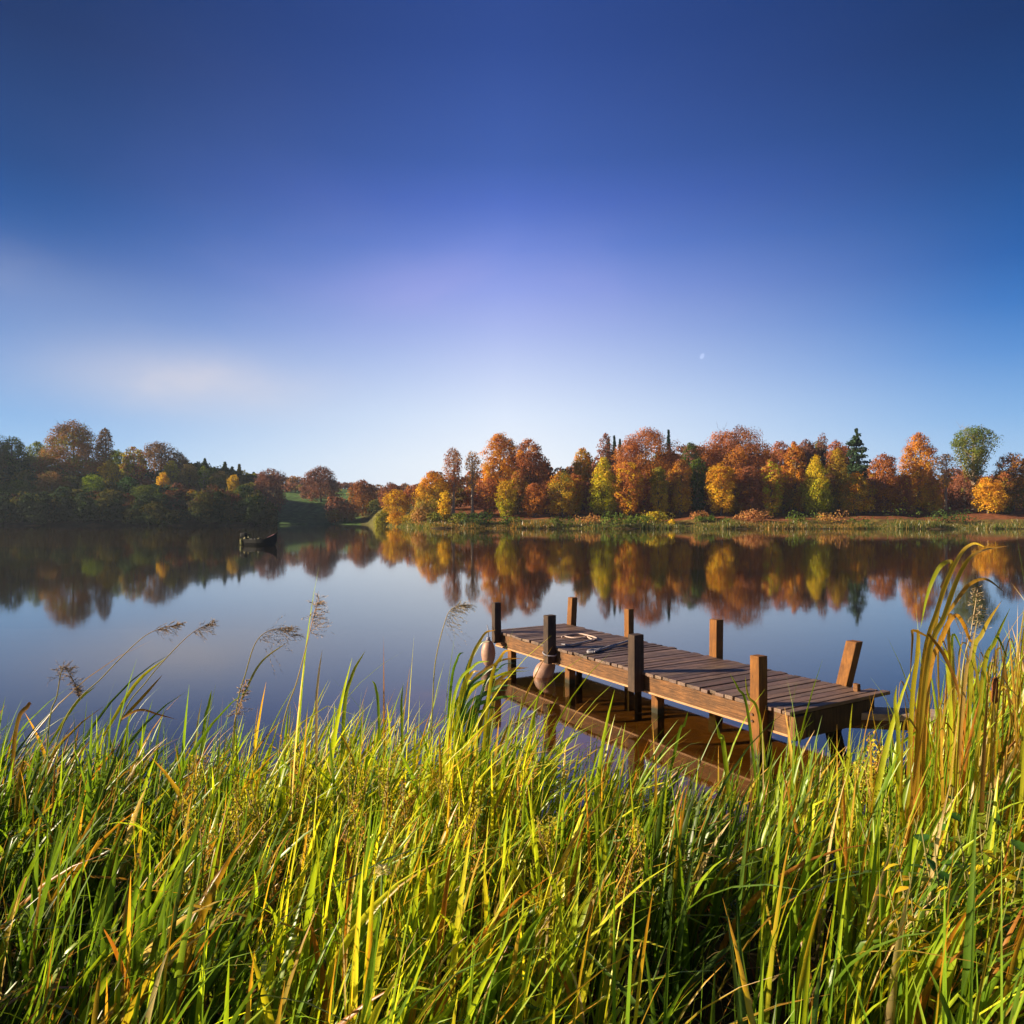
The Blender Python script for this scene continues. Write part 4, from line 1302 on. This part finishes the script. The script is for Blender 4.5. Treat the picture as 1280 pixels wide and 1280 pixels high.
# ---- tall bulrush leaves at the right
def bulrush():
    rg = random.Random(4)
    D0 = 3.3
    root = P(1130, 1000, D0); root.z = float(bank_z(root.x, root.y)) - .02
    YO, BR, AM = c3(.52, .40, .035), c3(.22, .12, .025), c3(.42, .24, .025)
    spec = [
        ([(1132, 990), (1150, 860), (1172, 760), (1196, 700), (1215, 680), (1232, 684)], .021, AM, YO),
        ([(1128, 990), (1156, 850), (1180, 770), (1200, 716), (1222, 690), (1262, 682)], .024, YO, BR),
        ([(1140, 990), (1150, 880), (1166, 800), (1176, 742), (1184, 720)], .018, BR, YO),
        ([(1176, 735), (1190, 704), (1175, 708), (1160, 740), (1150, 785)], .02, BR, G2),
        ([(1128, 985), (1138, 900), (1146, 820), (1147, 790), (1143, 789)], .020, LIME, AM),
        ([(1160, 796), (1141, 788), (1140, 800), (1136, 860)], .013, AM, BR),
        ([(1144, 990), (1158, 870), (1176, 800), (1195, 769), (1212, 800), (1214, 806)], .022, AM, DRY1),
        ([(1180, 772), (1200, 744), (1212, 730), (1232, 724), (1255, 740)], .018, AM, BR),
        ([(1160, 792), (1180, 820), (1196, 860), (1200, 900)], .016, BR, DRY1),
        ([(1190, 900), (1190, 840), (1190, 796)], .024, AM, G2),
        ([(1124, 985), (1122, 930), (1118, 880), (1120, 856)], .02, G2, G3),
        ([(1200, 930), (1212, 850), (1228, 790), (1252, 750)], .022, G2, AM),
        ([(1210, 930), (1226, 860), (1244, 800), (1262, 760)], .02, YO, G2),
        ([(1196, 920), (1186, 860), (1176, 800)], .018, G2, G3),
        ([(1180, 930), (1204, 870), (1212, 820), (1222, 770)], .014, AM, STRAW),
    ]
    parts = []
    for pts, wd, a, b in spec:
        Yb = D0 + rg.uniform(-.12, .15)
        pp = []
        for i, (x, y) in enumerate(pts):
            pp.append(P(x, y, Yb + .03 * i * rg.uniform(-1, 1)))
        if pts[0][1] > 900:
            pp[0].z = float(bank_z(pp[0].x, pp[0].y)) - .02
        parts.append(ribbon(pp, wd, a, b, rg.uniform(-.7, .7), (rg.uniform(-.6, -.1), -1, .2)))
    for i in range(150):     # the thicket round it
        x0 = rg.uniform(1115, 1330); Yb = rg.uniform(3.0, 4.6)
        ytop = rg.uniform(770, 900) if x0 > 1160 else rg.uniform(850, 930)
        b = P(x0, 990, Yb); b.z = float(bank_z(b.x, b.y)) - .02
        lean = rg.uniform(-40, 55)
        bx = 640 + b.x / b.y * F; by = HY + (CH - b.z) / b.y * F
        e = P(x0 + lean, ytop, Yb); kn = P(x0 + lean * .45, ytop + (by - ytop) * .4, Yb)
        g = [G2, YO, AM, G1, LIME * .8, BR][rg.randrange(6)]
        pts = [b, kn, e]
        if rg.random() < .35:
            pts.append(P(x0 + lean + rg.uniform(10, 35), ytop + rg.uniform(15, 50), Yb))
        parts.append(ribbon(pts, rg.uniform(.007, .02), g, [g * 1.1, AM, BR][rg.randrange(3)], rg.uniform(-1.4, 1.4), (rg.uniform(-.8, .8), -1, .2)))
    V, Q, C = join_rib(parts)
    rt = empty('bulrush', root)
    tag(rt, 'tall clump of yellow brown bulrush leaves at the right edge', 'bulrush')
    link('leaves', np_mesh('leaves', local(root, V), Q, C.clip(0, .9), smooth=True), M_GRASS, rt)
    # brown cat-tail head
    b = P(1236, 960, 3.3); b.z = float(bank_z(b.x, b.y)); t0 = P(1242, 868, 3.3); t1 = P(1243, 846, 3.3)
    m = MB(); m.tube([Vector(b) - root, Vector(t0) - root, Vector(t1) - root + Vector((0, 0, .05))], [.005, .004, .002], 6); m.build('stem', m_plain('rush_stem', (.3, .25, .05), .7), rt, smooth=True)
    m = MB(); m.tube([Vector(t0) - root - Vector((0, 0, .04)), Vector(t0) - root - Vector((0, 0, .03)), Vector(t1) - root - Vector((0, 0, .01)), Vector(t1) - root], [.006, .013, .013, .006], 10)
    m.build('seed_head', m_plain('brown_velvet', (.24, .09, .03), .95, (.15, .05, .02), 60, .05), rt, smooth=True)


bulrush()


# ---- seed-headed reeds
def reed(pts, Y, label, plume, col, wd=.010, droop=1.0, leafs=(), seed=1, feather=1.0, group=None):
    rg = np.random.default_rng(seed)
    W = [P(x, y, Y) for x, y in pts]
    root = W[0].copy(); root.z = max(float(bank_z(root.x, root.y)), -.25) - .03
    W[0] = root
    rt = empty('seeding_reed', root)
    tag(rt, label, 'reed', group)
    S = spline(W, 8)
    m = MB(); m.tube([p - root for p in S], [wd * .5 * (1 - .75 * i / len(S)) for i in range(len(S))], 5)
    sm = m.mesh('stem', True)
    a = sm.attributes.new('tint', 'FLOAT_COLOR', 'FACE')
    cc = np.array([[*(c3(.30, .36, .06) * (1 - min(1, i / len(sm.polygons) * 1.2)) + col * min(1, i / len(sm.polygons) * 1.2)), 1] for i in range(len(sm.polygons))], np.float32)
    a.data.foreach_set('color', cc.ravel())
    link('stem', sm, M_PLUME, rt)
    # plume: side branches with small spikelets hanging from the last part of the stem
    n0 = int(len(S) * (1 - plume))
    Vs, Qs, Cs, o = [], [], [], 0
    top = S[n0:]
    for i, p in enumerate(top):
        q = i / max(1, len(top) - 1)
        for b in range(4 if q < .9 else 2):
            ang = rg.uniform(0, 6.28)
            Lb = (.15 * (1 - q * .7) * feather) * rg.uniform(.5, 1.15)
            d = np.array([np.cos(ang) * .5 + .65 * droop, np.sin(ang) * .5, rg.uniform(-.1, .6) - .3 * (1 - q) * droop]); d /= np.linalg.norm(d)
            st = np.array(p - root)
            for k in range(9):
                r = (k + 1) / 9
                pos = st + d * Lb * r + np.array([0, 0, -.35 * Lb * r * r * droop]) + rg.normal(0, .002, 3)
                w_ = rg.uniform(.0012, .003); h_ = rg.uniform(.014, .03)
                dd = d + rg.normal(0, .35, 3) + np.array([0, 0, -.3 * droop]); dd /= np.linalg.norm(dd)
                sd_ = np.cross(dd, rg.standard_normal(3)); sd_ /= np.linalg.norm(sd_)
                Vs += [pos - sd_ * w_, pos + dd * h_ * .5 - sd_ * w_ * .2 + sd_ * w_ * 1.2, pos + dd * h_, pos - dd * h_ * .4]
                Cs.append(col * rg.uniform(.6, 1.3)); o += 1
    V = np.array(Vs); me = np_mesh('plume', V, quads(o), np.array(Cs).clip(0, .9))
    link('plume', me, M_PLUME, rt)
    for (lp, lw, ca, cb) in leafs:
        V, Q, C = ribbon([P(x, y, Y) for x, y in lp], lw, ca, cb, .4)
        link('leaf', np_mesh('leaf', local(root, V), Q, C, smooth=True), M_GRASS, rt)
    return rt


BRN, PINK, BEIGE = c3(.36, .25, .15), c3(.74, .52, .36), c3(.62, .48, .30)
RG = 'seeding reeds standing above the grass'
reed([(40, 1000), (80, 905), (130, 845), (175, 800), (200, 786), (228, 780)], 4.9, 'leftmost long slanting reed with a nodding brown seed head', .26, BRN * 1.4, leafs=[([(60, 935), (95, 880), (121, 857)], .02, G2, G3)], seed=2, feather=.7, group=RG)
reed([(110, 1000), (150, 905), (185, 850), (222, 808), (245, 788), (268, 777)], 4.8, 'second slanting reed with a brown seed head, right of the leftmost one', .24, BRN * 1.3, leafs=[([(130, 920), (170, 855), (208, 822)], .024, G3, G3), ([(152, 900), (180, 870), (204, 843)], .02, AMBER * .6, DRY1 * .7)], seed=3, feather=.7, group=RG)
reed([(285, 1000), (295, 900), (308, 840), (322, 800), (345, 786), (366, 796)], 4.6, 'reed with a drooping branched brown seed head left of the pale plume', .4, BRN * 1.2, leafs=[([(300, 880), (325, 830), (360, 802)], .014, LIME * .6, STRAW)], seed=4, feather=1.5, group=RG)
reed([(335, 1040), (352, 920), (372, 850), (385, 800), (392, 770), (399, 748)], 4.3, 'tall reed with an upright pale pink plume above the grass', .36, PINK, seed=5, droop=.5, feather=1.0, group=RG)
reed([(285, 1000), (292, 920), (300, 885), (308, 850)], 4.5, 'short reed with a fluffy pale head below the drooping brown one', .45, PINK, seed=6, droop=.5, feather=.5, group=RG)
reed([(530, 1010), (540, 900), (544, 830), (556, 778), (566, 760), (585, 757)], 4.7, 'reed with a pale one-sided plume left of the jetty', .42, BEIGE, seed=7, feather=1.2, group=RG)
reed([(50, 1000), (62, 910), (72, 870), (80, 834), (96, 858), (100, 872)], 4.5, 'dry reed with a folded brown seed head at the far left', .5, BRN * 1.2, seed=8, droop=.3, feather=.5, group=RG)
reed([(600, 990), (625, 930), (650, 900), (672, 893)], 4.8, 'low pale seed head hanging over the water in front of the jetty', .5, BEIGE, seed=9, feather=.8, group=RG)
reed([(1180, 960), (1200, 860), (1213, 790), (1222, 735)], 3.9, 'thin pale reed rising inside the bulrush clump', .4, BEIGE, seed=10, feather=.5, droop=.3, group=RG)

# single long leaves that stand out
for i, (pts, wd, a, b, Y, lab) in enumerate([
    ([(425, 1000), (430, 900), (440, 845), (457, 813)], .026, G1, G3 * .7, 4.5, 'long green blade standing high left of the middle of the water'),
    ([(398, 1000), (396, 900), (398, 850), (403, 812)], .018, AMBER * .6, c3(.75, .6, .42), 4.4, 'brown stalk with a pale papery tip right of the pale plume'),
    ([(246, 1000), (255, 920), (262, 880), (265, 862)], .024, G1, G2, 4.5, 'green blade standing highest between the two slanting reeds and the drooping head'),
    ([(480, 1000), (474, 900), (470, 860), (465, 850)], .02, G1, G2, 4.6, 'thin green blade leaning left in the middle'),
    ([(503, 1000), (503, 920), (502, 880), (504, 855)], .02, G2, G1, 4.6, 'upright green blade left of the bent tuft'),
    ([(10, 1040), (20, 920), (36, 882), (41, 880)], .03, AMBER * .5, DRY2, 4.2, 'brown tipped leaf at the left border'),
    ([(810, 1000), (845, 930), (855, 905), (860, 888)], .018, G1, G2, 4.4, 'lone green blade over the water in front of the jetty middle'),
    ([(925, 1010), (905, 940), (899, 920), (894, 900)], .026, G2, G2, 4.2, 'broad green blade left of the near jetty post'),
    ([(965, 960), (950, 905), (935, 870), (931, 845)], .018, G2, G3, 4.6, 'thin green blade crossing the near jetty post'),
    ([(955, 960), (935, 895), (922, 860), (912, 842)], .018, G1, G2, 4.7, 'thin green blade left of the near jetty post top'),
    ([(150, 900), (175, 887), (200, 893), (222, 899)], .016, DRY1, DRY2, 4.7, 'orange brown leaf lying level over the left grass'),
]):
    W = [P(x, y, Y) for x, y in pts]
    if pts[0][1] > 940: W[0].z = float(max(bank_z(W[0].x, W[0].y), -.25)) - .03
    V, Q, C = ribbon(W, wd, a, b, .5, (-.4, -1, .2))
    o = link('reed_leaf', np_mesh('reed_leaf', local(W[0], V), Q, C, smooth=True), M_GRASS)
    o.location = W[0]
    tag(o, lab, 'reed leaf', 'single leaves rising above the grass')


# ---- dock plants gone to seed in the grass
def leaf_quadset(pos, d, nrm, Lf, wf, cup=.15):
    """a pointed leaf as 4 quads (8 -> 10 verts)"""
    d = d.normalized(); s = d.cross(nrm).normalized(); n_ = s.cross(d)
    rows = [(0, .05), (.25, .8), (.55, 1.0), (.8, .6), (1.0, .04)]
    V = []
    for t, wv in rows:
        c = pos + d * Lf * t - n_ * (Lf * .25 * t * t)
        V += [c - s * wf * wv / 2 + n_ * cup * wf * wv, c, c + s * wf * wv / 2 + n_ * cup * wf * wv]
    Q = []
    for i in range(4):
        b = i * 3
        Q += [(b, b + 1, b + 4, b + 3), (b + 1, b + 2, b + 5, b + 4)]
    return np.array([tuple(v) for v in V]), np.array(Q)


def dock_proto(seed, h, hue):
    rg = random.Random(seed)
    rt = empty('seeding_weed', (0, 0, 0))
    m = MB(); m.tube([(0, 0, 0), (.02, 0, h * .5), (.05, .01, h)], [.005, .004, .002], 5)
    spines = []
    for i in range(7):
        q = rg.uniform(.35, .85); a = rg.uniform(0, 6.28)
        b = Vector((.04 * q, 0, h * q)); e = b + Vector((math.cos(a) * .07, math.sin(a) * .07, .13 + .08 * rg.random()))
        m.tube([b, b.lerp(e, .5) + Vector((math.cos(a) * .02, math.sin(a) * .02, -.01)), e], [.003, .0025, .001], 4)
        spines.append((b, e))
    spines.append((Vector((.03, 0, h * .6)), Vector((.05, .01, h))))
    m.build('stem', m_plain('weed_stem', (.30, .16, .05), .7, (.2, .22, .05)), rt, smooth=True)
    parts = []
    for b, e in spines:
        for k in range(34):
            p = b.lerp(e, rg.random() * .85 + .15) + Vector([rg.uniform(-1, 1) for _ in range(3)]) * .016
            d = Vector([rg.uniform(-1, 1) for _ in range(3)]) + Vector((0, 0, -.4)); n_ = Vector([rg.uniform(-1, 1) for _ in range(3)])
            V, Q = leaf_quadset(p, d, n_, rg.uniform(.007, .014), rg.uniform(.006, .010))
            c = np.array(hue) * rg.uniform(.55, 1.4)
            parts.append((V, Q, np.repeat(c[None], len(Q), 0)))
    V, Q, C = join_rib(parts)
    link('seeds', np_mesh('seeds', V, Q, C.clip(0, .9)), M_PLUME, rt)
    parts = []
    for k in range(7):
        a = rg.uniform(0, 6.28); z = h * rg.uniform(.1, .55)
        V, Q = leaf_quadset(Vector((.02, 0, z)), Vector((math.cos(a), math.sin(a), .5)), Vector((0, 0, 1)), rg.uniform(.08, .16), rg.uniform(.018, .032))
        c = np.array([.2, .28, .03]) * rg.uniform(.6, 1.4)
        parts.append((V, Q, np.repeat(c[None], len(Q), 0)))
    V, Q, C = join_rib(parts)
    link('leaves', np_mesh('leaves', V, Q, C, smooth=True), M_GRASS, rt)
    return rt


protos = [dock_proto(1, .62, (.50, .44, .04)), dock_proto(2, .52, (.42, .40, .05)), dock_proto(3, .58, (.50, .27, .05))]
labs = ['yellow green weed gone to seed among the grass blades', 'olive weed gone to seed among the grass blades', 'rusty brown weed gone to seed among the grass blades']
for p, l_ in zip(protos, labs): tag(p, l_, 'weed', 'seeding weeds among the grass')
wr = random.Random(9)
weed_spots = [(225, 985), (240, 1030), (262, 1060), (300, 1050), (330, 990), (365, 960), (372, 1000), (392, 940), (345, 1070), (415, 1000), (440, 960), (455, 1030), (480, 1000), (500, 1050), (520, 1000),
              (545, 1030), (570, 1000), (590, 1050), (610, 1010), (640, 1060), (660, 1000), (700, 1060), (430, 1080), (280, 1080), (215, 1060), (385, 1070), (1080, 950), (1050, 960), (1130, 1000), (750, 1070), (820, 1070), (880, 1060)]
used = [False] * 3
WN = ['yellow green', 'olive', 'rusty brown']
WEED = [''] * len(weed_spots)
# the place of each weed among its own kind, told by what stands round it
_seen = {}
for i in sorted(range(len(weed_spots)), key=lambda k: weed_spots[k][0]):
    x, y = weed_spots[i]
    _seen.setdefault(i % 3, []).append(i)
_ord = ['leftmost', 'second', 'third', 'fourth', 'fifth', 'sixth', 'seventh', 'eighth', 'ninth', 'tenth', 'eleventh']
for k_, lst in _seen.items():
    for a_, i in enumerate(lst):
        WEED[i] = '%s of the %s seeding weeds in the grass, counted from the left' % (_ord[a_], WN[k_])
for i, (x, y) in enumerate(weed_spots):
    k = i % 3
    if not used[k]:
        o = protos[k]; used[k] = True
    else:
        o = protos[k].copy(); scene.collection.objects.link(o)
        for ch in list(protos[k].children):
            c = ch.copy(); scene.collection.objects.link(c); c.parent = o
    Y = float(np.interp(y, [940, 1000, 1080], [4.1, 3.4, 2.6]))
    X = (x - 640) / F * Y; zg = float(bank_z(X, Y))
    sc = ((CH - (y - 25 - HY) / F * Y) - zg) / .57
    sc = max(.7, min(1.7, sc))
    o['label'] = WEED[i]
    o.location = (X, Y, zg - .02); o.rotation_euler = (wr.uniform(-.1, .1), wr.uniform(-.05, .25), wr.uniform(0, 6.28)); o.scale = (sc * .9, sc * .9, sc)


# ---- broad-leaved plants bottom right
def broad_plant(x, ytop, Y, label, cols, seed, n=26, Lf=.09, spread=.16):
    rg = random.Random(seed)
    X = (x - 640) / F * Y; zg = float(bank_z(X, Y)); h = CH - (ytop - HY) / F * Y - zg
    rt = empty('broadleaf_plant', (X, Y, zg))
    tag(rt, label, 'plant', 'broad-leaved weeds at the lower right')
    m = MB(); parts = []
    for s in range(4):
        a = rg.uniform(0, 6.28); e = Vector((math.cos(a) * spread * rg.uniform(.2, 1), math.sin(a) * spread * rg.uniform(.2, 1), h * rg.uniform(.75, 1)))
        k = Vector((e.x * .3, e.y * .3, e.z * .5))
        m.tube([(0, 0, -.02), k, e], [.005, .004, .002], 5)
        for i in range(n // 4 * 2):
            q = .25 + .75 * i / (n // 4 * 2); p = k.lerp(e, (q - .5) * 2) if q > .5 else Vector((0, 0, 0)).lerp(k, q * 2)
            aa = i * 2.4 + rg.uniform(-.3, .3)
            d = Vector((math.cos(aa), math.sin(aa), rg.uniform(-.5, .5)))
            V, Q = leaf_quadset(p, d, Vector((rg.uniform(-.3, .3), rg.uniform(-.3, .3), 1)), Lf * rg.uniform(.6, 1.1) * (1.1 - q * .4), Lf * rg.uniform(.38, .55))
            c = np.array(cols[rg.randrange(len(cols))]) * rg.uniform(.7, 1.3)
            parts.append((V, Q, np.repeat(c[None], len(Q), 0)))
    m.build('stem', m_plain('plant_stem', (.22, .2, .05), .7), rt, smooth=True)
    V, Q, C = join_rib(parts)
    link('leaves', np_mesh('leaves', V, Q, C.clip(0, .9), smooth=True), M_GRASS, rt)


GR, YG, YL = (.07, .17, .02), (.30, .38, .03), (.75, .58, .02)
broad_plant(1170, 985, 2.9, 'dark green nettle in front of the bulrush clump', [GR, GR, (.04, .12, .02)], 1)
broad_plant(1215, 955, 2.9, 'lime green leafy plant at the right edge below the bulrush', [YG, GR, YG], 2)
broad_plant(1238, 1010, 2.6, 'leafy plant with large pale yellow leaves at the right edge', [YG, YL, GR], 3, Lf=.10)
broad_plant(1185, 1040, 2.5, 'dark broad leaf plant low at the lower right', [GR, (.04, .12, .02), YG], 4, Lf=.10)
broad_plant(1150, 1068, 2.4, 'plant with bright yellow leaves at the lower right', [YL, YL, (.7, .45, .02)], 5, n=20, Lf=.07)
broad_plant(1120, 995, 3.0, 'yellowing plant left of the dark green nettle', [YL, YG, (.5, .36, .03)], 6, n=14, Lf=.07)
broad_plant(1225, 1075, 2.4, 'mixed green and yellow leaves at the bottom right corner', [YG, GR, YL], 7, Lf=.09)
broad_plant(1270, 1040, 2.5, 'green leafy plant cut by the right border', [GR, YG], 8, Lf=.09)
broad_plant(1096, 925, 4.0, 'small yellow leaved plant right below the boarding plank', [YL, YG, GR], 9, n=16, Lf=.05)
broad_plant(1060, 930, 4.2, 'dark tangled plant below the jetty end', [GR, (.05, .1, .02), YG], 10, n=22, Lf=.05)

# pale flower low in the grass
Yf = 2.3; Xf = (474 - 640) / F * Yf; zf = float(bank_z(Xf, Yf)); hf = CH - (1090 - HY) / F * Yf - zf
ft = empty('pale_flower', (Xf, Yf, zf)); tag(ft, 'pale cream flower head low in the middle grass', 'flower')
MB().tube([(0, 0, -.02), (.01, 0, hf)], [.004, .003], 5).build('stem', m_plain('flower_stem', (.15, .25, .05), .7), ft, smooth=True)
parts = []; rf = random.Random(6)
for i in range(60):
    d = Vector([rf.uniform(-1, 1) for _ in range(3)]); d.z = abs(d.z)
    V, Q = leaf_quadset(Vector((.01, 0, hf)) + d.normalized() * .014, d, Vector((0, .3, 1)), rf.uniform(.012, .02), .014)
    parts.append((V, Q, np.repeat(c3(.85, .8, .5)[None], len(Q), 0)))
V, Q, C = join_rib(parts); link('petals', np_mesh('petals', V, Q, C, smooth=True), M_PLUME, ft)

# ------------------------------------------------------------------ moon and haze
mm_, t = mat_new('daylight_moon')
em = t.n('ShaderNodeEmission'); em.inputs[0].default_value = (.9, .9, 1, 1); em.inputs[1].default_value = .035
tb = t.n('ShaderNodeBsdfTransparent'); ad = t.n('ShaderNodeAddShader'); oo = t.n('ShaderNodeOutputMaterial')
t.l(em.outputs[0], ad.inputs[0]); t.l(tb.outputs[0], ad.inputs[1]); t.l(ad.outputs[0], oo.inputs[0])
mo = empty('moon', P(878, 445, 6000)); tag(mo, 'faint daytime moon in the blue sky right of centre', 'moon')
MB().ball((0, 0, 0), 16, 22, 26, 20, 12, mat=Matrix.Rotation(math.radians(25), 4, 'Y')).build('disc', mm_, mo, smooth=True)

hz, t = mat_new('haze_air')
pv = t.n('ShaderNodeVolumePrincipled')
pv.inputs['Color'].default_value = (.66, .80, 1.0, 1)
pv.inputs['Density'].default_value = .00019
pv.inputs['Anisotropy'].default_value = .2
oo = t.n('ShaderNodeOutputMaterial'); t.l(pv.outputs[0], oo.inputs['Volume'])
m = MB(); m.box(-1500, 1500, -70, 1300, -4.5, 46)
tag(m.build('haze', hz), 'faint blue autumn haze over the lake', 'haze', kind='stuff')
